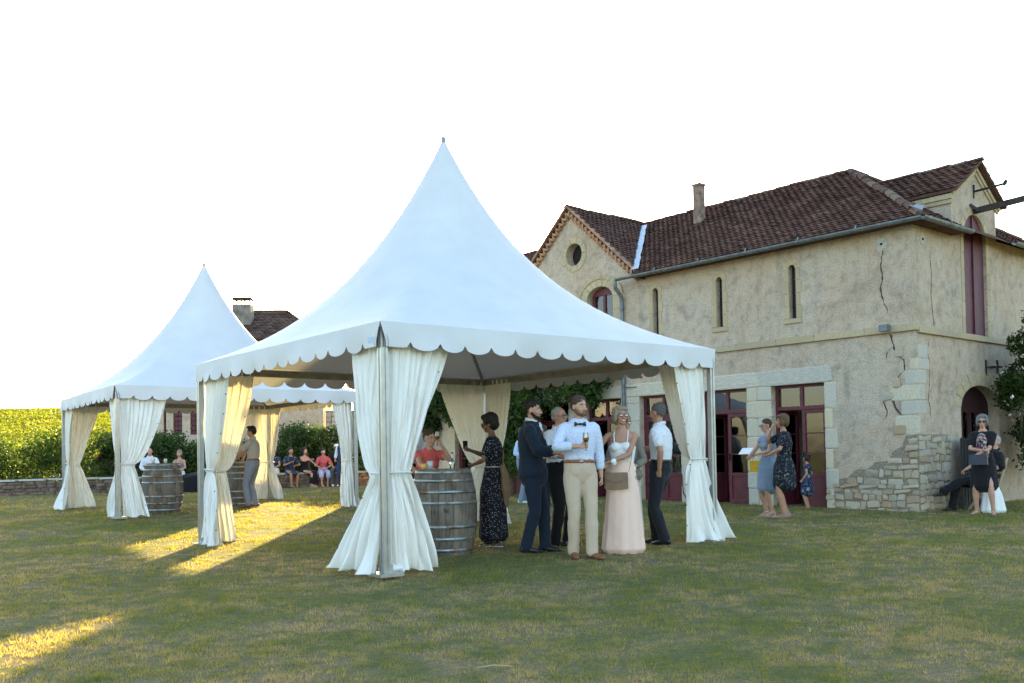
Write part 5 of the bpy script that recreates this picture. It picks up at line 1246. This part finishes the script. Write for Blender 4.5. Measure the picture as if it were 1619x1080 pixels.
    # ---- shoes
    if shoes and not barefoot:
        mt={'shoe_black':BLACKS,'shoe_tan':LEATHER,'shoe_white':M['white'],'shoe_beige':C('beigeshoe',(.30,.19,.14))}[shoes]
        for i in (0,1):
            g=G(); a=ank[i]; ya=R(fyaw[i]); fd=Vector((math.sin(ya),-math.cos(ya),0)); sv=(math.cos(ya),math.sin(ya),0)
            g.tube([a+Vector((0,0,-.040))-fd*.065,a+Vector((0,0,-.035))-fd*.03,a+fd*.05+Vector((0,0,-.047)),a+fd*.13+Vector((0,0,-.060)),a+fd*.185+Vector((0,0,-.066))],[(.033,.040),(.038,.045),(.043,.036),(.044,.024),(.030,.016)],14,ref=sv)
            g.tube([a+Vector((0,0,-.03)),a+Vector((0,0,.02))],[.042,.040],12)
            part('shoe',g,mt,max(.008,vox)); 
    elif barefoot:
        mt={'sandal_white':M['white'],'sandal_black':BLACKS,'sandal_tan':C('beigeshoe',(.30,.19,.14))}[shoes]
        for i in (0,1):
            g=G(); a=ank[i]; ya=R(fyaw[i]); fd=Vector((math.sin(ya),-math.cos(ya),0)); sv=Vector((math.cos(ya),math.sin(ya),0))
            g.tube([a-fd*.075+Vector((0,0,-.080)),a+fd*.04+Vector((0,0,-.081)),a+fd*.165+Vector((0,0,-.083))],[(.032,.006),(.038,.006),(.030,.006)],10,ref=sv)
            g.tube([a+fd*.10+sv*.042+Vector((0,0,-.075)),a+fd*.10+Vector((0,0,-.040)),a+fd*.10-sv*.042+Vector((0,0,-.075))],[(.012,.004)]*3,8,ref=fd)
            g.tube([a-fd*.06+Vector((0,0,-.02)),a+sv*.036+fd*.01+Vector((0,0,-.005)),a+fd*.045+Vector((0,0,-.01)),a-sv*.036+fd*.01+Vector((0,0,-.005)),a-fd*.06+Vector((0,0,-.02))],[(.007,.005)]*5,6,ref=(0,0,1)); part('sandal',g,mt,rem=False)
    info=dict(P=P,s=s,hd=[h_*s for h_ in HP],spine=lambda t:spine(t)*s,side=side,Hd=lambda p:Hd(p)*s,tw=tw,part=part,pel=pel*s,sh=[q_*s for q_ in sh],wr=[h_*s for h_ in hd],knee=knee,ank=ank,TR=TR)
    Mw=Matrix.Translation((x,y,z))@Matrix.Rotation(R(face),4,'Z'); info['W']=lambda p: Mw@Vector(p)
    return info
def belt(I,mat,t=.20,buckle=True):
    g=G(); c=I['spine'](t)/I['s']; rx,ry=I['TR'][3][1]+.024,I['TR'][3][2]+.026
    g.tube([c+Vector((math.cos(a)*rx,math.sin(a)*ry,0)) for a in [2*pi*k/24 for k in range(25)]],[(.018,.005)]*25,8,ref=(0,0,1).__class__((0,0,1)) if False else (0,0,1),cap=False)
    # strap lies vertical
    b=I['part']('belt',G_swap(g),mat,rem=False)
    if buckle: g=G(); g.box(-.02,.02,c.y-ry-.012,c.y-ry-.005,c.z-.016,c.z+.016); I['part']('buckle',g,M['alu'],rem=False,par=b)
def G_swap(g): return g
# --- the main group under and beside the near tent
C('beige',(.50,.385,.28),var=.04); C('navy',(.010,.018,.032)); C('black',(.010,.010,.012)); C('whiteshirt',(.68,.69,.72)); C('ivorytop',(.72,.72,.70)); C('blush',(.80,.56,.45),var=.03); C('coral',(.62,.11,.10)); C('taupe',(.20,.18,.15)); C('tanshirt',(.36,.30,.25)); C('greyblue',(.20,.26,.34)); C('greytrouser',(.20,.20,.23)); C('bluesuit',(.025,.05,.12)); C('lilac',(.42,.42,.62)); C('slate',(.05,.08,.11)); C('greytop',(.22,.22,.25)); C('skyshirt',(.42,.55,.75)); C('oat',(.50,.46,.38)); C('palestripe',(.55,.56,.62)); C('darktrouser',(.016,.016,.02)); C('camel',(.28,.17,.09))
I=person('man in small print white shirt with black bow tie and beige trousers',(.74,10.85),12,1.80,'m',1,pelvis=(.02,0,.94),feet=((-.07,.0,0),(.10,-.14,0)),fyaw=(-5,25),hands=((-.055,-.26,1.22),(.27,.03,.88)),poles=((-1,-.1,-.6),(.8,.8,0)),palms=((.2,-.5,.2),(-1,0,0)),head=(22,2),hair=('short','brown'),beard='auburn',
    top=('shirt','bowshirt',1.93),bottom=('trousers','beige'),shoes='shoe_tan',fat=1.06)
belt(I,LEATHER)
g=G(); 
for e in (-1,1): g.add([Vector((e*.006,-.112,1.462)),Vector((e*.062,-.118,1.488)),Vector((e*.066,-.118,1.436)),Vector((e*.006,-.100,1.462)),Vector((e*.062,-.10,1.488)),Vector((e*.066,-.10,1.436))],[(0,1,2),(5,4,3),(0,3,4,1),(1,4,5,2),(2,5,3,0)])
g.box(-.011,.011,-.122,-.10,1.45,1.474); I['part']('bow_tie',g,BLACKS,rem=False)
wineglass(I['W'](I['hd'][0]+Vector((0,-.005,-.07))),'champagne glass held by the man with the bow tie',group='drinks held by guests')
I=person('laughing woman with grey bob, red glasses, white camisole and long blush pink skirt',(1.28,11.3),-14,1.70,'f',1,pelvis=(.01,0,.93),hands=((-.20,-.25,1.10),(-.10,-.27,1.10)),poles=((-1,.2,-.5),(1.0,.2,-.5)),head=(30,-6),skin='tan',hair=('bob','blonde'),glasses='red',smile=True,
    top=('camisole','ivorytop',0,.0),bottom=('skirt','blush',.05,.075),shoes='sandal_tan',palms=((0,-.3,-1),(0,-.4,-1)),curl=(.5,.6))
g=G(); w=I['wr'][1]/I['s']; g.tube([w+Vector((.045,.02,-.028)),w+Vector((.045,.0,.02))],[.03,.03],10); g.ell(w+Vector((.03,-.03,.0)),(.016,.008,.016)); I['part']('watch',g,M['white'],rem=False)
wineglass(I['W'](Vector((-.23,-.27,1.09))*I['s']),'small glass held by the woman in the blush skirt',False,group='drinks held by guests',s=.8)
# handbag, crossbody
def bag(o_label,loc,rz,w,h,d,mat,flap=True,strap=None,name='handbag',cat='handbag'):
    B_=empty(name,loc,rz,o_label,cat); g=G(); 
    v,f=poly_plate([(-w/2,0),(w/2,0),(w/2*.97,h),(-w/2*.97,h)],[],d,lambda a,b,dd:(a,dd-d/2,b)); g.add(v,f); g.build('bag_body',mat,B_)
    if flap: v,f=poly_plate([(-w/2*.99,h+.004),(-w/2*.99,h*.62),(0,h*.38),(w/2*.99,h*.62),(w/2*.99,h+.004)],[],.008,lambda a,b,dd:(a,dd-d/2-.010,b)); mk('flap',v,f,mat,B_)
    if strap: g=G(); g.tube(strap,[(.008,.003)]*len(strap),6,ref=(0,1,0)); g.build('strap',mat,B_)
    return B_
TAUPEL=simple('leather_taupe',(.19,.115,.065),.5); YEL=simple('yellow_bag',(.62,.36,.02),.5); NAVB=simple('bag_navy',(.02,.028,.05),.4)
c=I['W'](Vector((-.035,-.20,.755))*1.0); bag('taupe leather envelope handbag at the hip of the woman in the blush skirt',c,R(-14),.27,.185,.05,TAUPEL,True,[(.145,0,.19),(.165,.06,.32),(.17,.17,.42)])
I=person('bearded man in dark navy suit seen side on',(.24,11.46),82,1.79,'m',1,pelvis=(0,0,.94),twist=0,feet=((-.09,.08,0),(.10,-.12,0)),hands=((-.15,-.30,1.15),(.12,-.32,1.18)),poles=((-1,.6,-.6),(1,.5,-.8)),head=(-12,2),hair=('short','dark'),beard='dark',top=('jacket','navy',1.95),bottom=('trousers','navy'),shoes='shoe_black',fat=1.02)
I=person('older man with white hair and thin glasses in white shirt and black trousers',(.60,12.2),38,1.74,'m',1,hands=((-.16,-.27,1.12),(.2,-.2,1.0)),poles=((-1,.3,-.6),(1,.3,-.6)),head=(10,3),skin='pink',hair=('receding','white'),glasses='thin',top=('shirt','whiteshirt',1.9),bottom=('trousers','black'),shoes='shoe_black',fat=1.15)
I=person('woman with dark glasses in taupe cardigan behind the woman in the blush skirt',(1.42,12.0),-25,1.63,'f',2,hands=((-.2,-.2,1.05),(.16,-.22,1.05)),head=(32,0),skin='fair',hair=('short','blonde'),glasses='dark',top=('shirt','taupe',1.9,.1),bottom=('skirt','oat',.16,.04),shoes='sandal_tan',fat=1.15)
I=person('grey haired man in short sleeved white shirt and black trousers turned away with one hand behind his hip',(1.87,12.2),-128,1.76,'m',1,pelvis=(0,0,.93),feet=((-.10,-.10,0),(.10,.08,0)),hands=((.06,-.36,1.20),(-.20,.17,.99)),poles=((-1,.2,-.6),(1,.4,.2)),head=(18,3),skin='tan',hair=('short','salt'),top=('shirt','whiteshirt',.72),bottom=('trousers','darktrouser'),shoes='shoe_black',palms=((.6,0,0),None),fat=1.04) if False else None
I=person('grey haired man in short sleeved white shirt and black trousers turned away',(1.87,12.2),-118,1.77,'m',1,pelvis=(0,0,.93),feet=((-.10,-.10,0),(.10,.08,0)),hands=((-.10,-.37,1.20),(.20,.06,.93)),poles=((-1,.3,-.8),(1,.8,.2)),head=(-12,4),skin='tan',hair=('short','salt'),top=('shirt','whiteshirt',.72),bottom=('trousers','darktrouser'),shoes='shoe_black',fat=1.05)
belt(I,BLACKS,.20,False)
wineglass(I['W'](I['hd'][0]+Vector((0,-.01,-.06))),'glass of golden wine held by the man in the short sleeved white shirt',group='drinks held by guests',s=1.1)
I=person('woman with curly black hair in long black dress with white dots',(-.26,12.3),-100,1.66,'f',1,feet=((-.09,-.05,0),(.09,.07,0)),hands=((-.14,-.34,1.30),(.10,-.25,1.10)),poles=((-1,.0,-1),(1,.2,-1)),head=(-4,8),skin='brown',hair=('curly','dark'),glasses='sun',top=('dress','dotdress',.9,.14,.035),shoes='sandal_white',palms=((.5,.5,.3),(-.5,0,.5)))
g=G(); g.tube([I['spine'](.24)/I['s']+Vector((math.cos(a)*.138,math.sin(a)*.108,0)) for a in [2*pi*k/20 for k in range(21)]],[.008]*21,6,ref=(0,0,1),cap=False); I['part']('waist_cord',g,C('oat',(.5,.46,.38)),rem=False)
g=G(); g.box(-.03,.03,-.005,.005,-.055,.055,Matrix.Translation(I['W'](I['hd'][0]+Vector((0,-.02,.035))))@Matrix.Rotation(R(20),4,'X')); tag(g.build('phone',BLACKS),'black phone in the hand of the woman in the dotted dress','phone')
# camel jacket hanging from her arm side
g=G(); g.tube([(.02,.14,1.02),(.0,.16,.9),(.02,.17,.72),(.0,.17,.52)],[(.07,.03),(.10,.05),(.11,.055),(.06,.03)],20,fold=lambda t,a:1+.12*math.sin(5*a+t*4)); g.tube([(-.02,.07,1.36),(-.04,.14,1.2),(.0,.14,1.0)],[.010]*3,6)
o=tag(mesh_obj('shoulder_bag',remesh(g,.012,2,folds(.008,5)),None,CL['camel']),'slouchy camel fabric bag hanging behind the woman in the dotted dress','bag'); o.location=I['P'].location; o.rotation_euler=(0,0,R(-100))
I=person('woman in coral top leaning on the near barrel and sipping a drink',(-1.05,12.12),18,1.60,'f',1,pelvis=(0,.25,.88),lean=(.0,-.27),hands=((-.02,-.42,1.10),(.10,-.33,1.43)),poles=((-1,0,-.5),(.7,-.3,-1)),head=(22,5),skin='fair',hair=('short','brown'),top=('shirt','coral',.3),bottom=('trousers','darktrouser'),shoes='shoe_black',palms=((0,0,-1),(-1,.2,0)))
wineglass(I['W'](I['hd'][1]+Vector((0,-.01,-.04))),'drink raised to her lips by the woman in the coral top',group='drinks held by guests',s=.85)
I=person('dark haired man in pale grey shirt partly hidden behind the near curtain',(-1.33,12.62),40,1.76,'m',2,hands=((-.22,-.36,1.02),(.10,-.30,.95)),lean=(0,-.03),head=(0,3),skin='tan',hair=('short','dark'),top=('shirt','palestripe',.75),bottom=('trousers','black'),shoes='shoe_black')
# background guests between building and tent
I=person('distant guest in pale blue shirt and jeans beyond the dotted dress woman',(.22,20.8),60,1.62,'m',2,head=(0,0),hair=('short','brown'),top=('shirt','skyshirt',1.9),bottom=('trousers','greyblue'),shoes='shoe_white',hands=((-.2,-.2,1.1),(.2,-.2,1.1)))
I=person('distant guest in white blouse standing by the wisteria, behind the suited man',(.62,19.6),-30,1.64,'f',2,head=(0,0),hair=('bob','brown'),top=('shirt','whiteshirt',1.5),bottom=('trousers','darktrouser'),shoes='shoe_black',hands=((-.18,-.2,1.1),(.2,-.2,1.1)))
# --- women near the open door
I=person('woman in sleeveless blue grey dress with paper in her hands beside the door',(4.30,16.2),-75,1.62,'f',1,feet=((-.08,0,0),(.08,.02,0)),hands=((-.09,-.30,1.10),(.06,-.28,1.12)),poles=((-1,0,-.8),(1,0,-.8)),head=(-5,4),skin='fair',hair=('short','brown'),glasses='thin',top=('dress','greyblue',.35,.50,.03),shoes='sandal_white')
g=G(); g.box(-.11,.11,-.003,.003,-.08,.08,Matrix.Translation(I['W'](Vector((.0,-.40,1.10))))@Matrix.Rotation(R(-50),4,'Z')@Matrix.Rotation(R(-50),4,'X')); tag(g.build('paper_sheet',M['white']),'folded white paper held by the woman in the blue grey dress','paper')
c=I['W'](Vector((-.17,-.12,.74))); bag('bright yellow handbag hanging from the arm of the woman in the blue grey dress',c,R(-40),.20,.19,.09,YEL,True,[(-.08,0,.18),(-.03,0,.30),(.03,0,.30),(.08,0,.18)])
I=person('woman in short black floral dress with hand at her mouth, bobbed auburn hair',(4.42,15.65),-95,1.68,'f',1,feet=((-.08,.04,0),(.09,-.04,0)),hands=((-.02,-.20,1.50),(.08,-.28,1.08)),poles=((-.6,-.2,-1),(1,0,-.8)),head=(0,2),skin='tan',hair=('bob','auburn'),top=('dress','floralblack',.95,.56,.03),shoes='shoe_beige',palms=((0,1,.2),(0,0,1)),curl=(.3,.8))
I=person('small child in a dark dress standing at the open door behind the floral dress woman',fpt(-2.05,-.25)[:2]+(.1,),-120,1.02,'f',2,hands=((-.2,-.1,1.0),(.3,-.1,.95)),hair=('bob','dark'),skin='tan',top=('dress','floralnavy',.5,.55,.06),shoes='sandal_black')
# --- right hand couple
I=person('grey haired woman in sunglasses and dark dress with floral panel',(7.89,16.1),-38,1.66,'f',1,feet=((-.14,.03,0),(.14,-.02,0)),fyaw=(-20,15),hands=((.06,-.20,1.13),(-.08,-.23,1.05)),poles=((-1,-.1,-.5),(1,.1,-.6)),head=(8,3),skin='fair',hair=('bob','grey'),glasses='sun',top=('dress','black',.7,.50,.03),shoes='sandal_black',fat=1.08)
g=G(); g.tube([(0,-.045,1.40),(0,-.06,1.28),(0,-.055,1.05),(0,-.062,.9),(0,-.07,.75),(0,-.07,.64)],[(.07,.07),(.105,.09),(.10,.09),(.12,.095),(.13,.10),(.13,.10)],28)
I['part']('front_panel',g,CL['floralpanel'],.01,folds(.005,9))
c=I['W'](Vector((-.02,-.27,.84))); bag('navy leather handbag held in front of the grey haired woman',c,R(-38),.28,.17,.08,NAVB,False,[(-.10,0,.17),(-.05,0,.27),(.05,0,.27),(.10,0,.17)])
cp=Vector((8.30,16.95,gz(8.3,16.9)))
CHR=empty('garden_chair',cp,R(-95),'pale wooden folding chair under the seated man by the side wall','chair')
WD=simple('pale_wood',(.34,.25,.15),.6)
for sx in (-.21,.21):
    g=G(); g.bar((sx,-.20,0),(sx,.16,.45),.03,.04); g.build('leg',WD,CHR); g=G(); g.bar((sx,.24,0),(sx,-.18,.45),.03,.04); g.build('leg',WD,CHR); g=G(); g.bar((sx,.17,.40),(sx,.32,.92),.03,.045); g.build('back_post',WD,CHR)
for k in range(5): g=G(); g.box(-.21,.21,-.20+k*.08,-.20+k*.08+.065,.445,.462); g.build('seat_slat',WD,CHR)
for k in range(3): g=G(); g.bar((-.2,.24+k*.035,.60+k*.12),(.2,.24+k*.035,.60+k*.12),.02,.08); g.build('back_slat',WD,CHR)
I=person('white haired man in black shirt sitting with legs crossed on a wooden chair',(cp.x,cp.y,cp.z),-86,1.76,'m',1,pelvis=(0,.0,.52),lean=(0,.22),feet=((-.05,-.56,0),(.12,-.80,.27)),kpole=((-.1,-1,.6),(.0,-.3,1)),fyaw=(0,0),hands=((-.05,-.30,.72),(.22,-.10,.74)),poles=((-1,.5,-.5),(1,.6,-.5)),head=(30,-8),skin='fair',hair=('short','white'),top=('shirt','black',1.2),bottom=('trousers','black'),shoes='shoe_black',fat=1.08)
g=G(); g.tube([(8.22,16.52,cp.z+.42),(8.22,16.50,cp.z+.3),(8.22,16.48,cp.z+.02)],[(.12,.09),(.16,.11),(.21,.13)],48,ref=(1,0,0),fold=lambda t,a:1+.09*t*math.sin(9*a)); tag(mesh_obj('draped_cloth',remesh(g,.012),None,M['white']),'white cloth draped low between the grey haired woman and the chair','cloth')
# --- far tent guests
I=person('man in tan polo shirt and grey trousers standing at the far barrel',(-5.72,21.15),-98,1.76,'m',2,hands=((-.12,-.42,1.08),(.14,-.40,1.08)),poles=((-1,.3,-1),(1,.3,-1)),feet=((-.1,.02,0),(.1,-.06,0)),head=(0,4),skin='tan',hair=('quiff','dark'),top=('shirt','tanshirt',.75),bottom=('trousers','greytrouser'),shoes='shoe_tan',fat=1.05); belt(I,LEATHER)
I=person('bearded man in pale open shirt and dark tie behind the far barrel',(-6.55,22.5),25,1.72,'m',2,hands=((-.15,-.34,1.08),(.18,-.34,1.06)),head=(12,6),skin='tan',hair=('short','brown'),beard='brown',top=('shirt','oat',1.2),bottom=('trousers','darktrouser'),shoes='shoe_black',fat=1.05)
g=G(); g.box(-.02,.02,-.135,-.125,1.12,1.42); I['part']('tie',g,BLACKS,rem=False)
# --- people sitting on the low wall
def wallpt(x):
    for i in range(3):
        a,b=pl[i],pl[i+1]
        if a[0]<=x<=b[0]: t=(x-a[0])/(b[0]-a[0]); return a[1]+(b[1]-a[1])*t
def sit(label,x,face,h,sex,**k):
    y=wallpt(x)-.02; return person(label,(x,y,gz(x,y)-.0),face,h,sex,3,pelvis=(0,.0,.53),feet=k.pop('feet',((-.10,-.42,0),(.10,-.38,0))),hands=k.pop('hands',((-.10,-.30,.66),(.12,-.30,.68))),poles=((-1,.4,-.4),(1,.4,-.4)),**k)
sit('bald man in white shirt sitting on the low wall beyond the left barrel',-11.25,15,1.76,'m',skin='pink',hair=('bald','grey'),top=('shirt','whiteshirt',1.9),bottom=('trousers','greytrouser'),shoes='shoe_black')
sit('blonde woman in grey sleeveless top and white shorts sitting on the low wall',-10.45,-10,1.66,'f',skin='fair',hair=('short','blonde'),top=('camisole','greytop',0),bottom=('trousers','ivorytop',.7),shoes='sandal_white')
sit('woman in white shorts and dark top at the left end of the seated row',-7.75,-15,1.64,'f',skin='tan',hair=('bob','brown'),top=('shirt','floralnavy',.6),bottom=('trousers','ivorytop',.9),shoes='sandal_black')
sit('short haired person in navy patterned dress sitting hunched on the low wall',-7.3,35,1.68,'f',skin='tan',lean=(0,-.12),hair=('short','dark'),top=('dress','floralnavy',.7,.5,0),shoes='sandal_black',hands=((-.05,-.25,.85),(.1,-.3,.75)))
sit('long haired woman in black dress on the low wall',-6.85,60,1.66,'f',skin='fair',hair=('long','dark'),top=('dress','black',0,.16,0),shoes='sandal_white',hands=((-.1,-.4,.95),(.1,-.4,.78)))
sit('woman in red print blouse and lilac trousers on the low wall',-6.28,20,1.62,'f',skin='fair',lean=(0,-.08),hair=('bun','dark'),top=('shirt','redprint',1.2,.1),bottom=('trousers','lilac',1.4,.085),shoes='sandal_tan')
I=sit('man in white cap and sunglasses sitting beside the man in the waistcoat',-5.85,5,1.78,'m',skin='tan',hair=('short','dark'),glasses='sun',top=('shirt','black',1.2),bottom=('trousers','slate'),shoes='shoe_white')
g=G(); g.ell(I['Hd']((0,.015,1.71))/I['s'],(.088,.098,.062)); g.ell(I['Hd']((0,-.10,1.70))/I['s'],(.055,.05,.012)); I['part']('cap',g,M['white'],rem=False)
I=person('man in blue waistcoat and white shirt standing by the low wall',(-5.52,31.2),-12,1.60,'m',3,hands=((-.18,-.22,.98),(.30,.0,.85)),skin='fair',hair=('short','auburn'),beard='auburn',top=('vest','bluesuit',1.9),bottom=('trousers','bluesuit'),shoes='shoe_black')
g=G(); g.tube([(-9.95,29.9,.78),(-9.9,29.75,.70),(-9.85,29.70,.4),(-9.8,29.68,.30)],[(.45,.10),(.50,.12),(.42,.10),(.36,.08)],24,fold=lambda t,a:1+.08*math.sin(6*a)); tag(mesh_obj('draped_coat',remesh(g,.03),None,CL['black']),'black coat hung over the low wall right of the seated blonde woman','coat')
bpy.data.scenes.remove(TS)
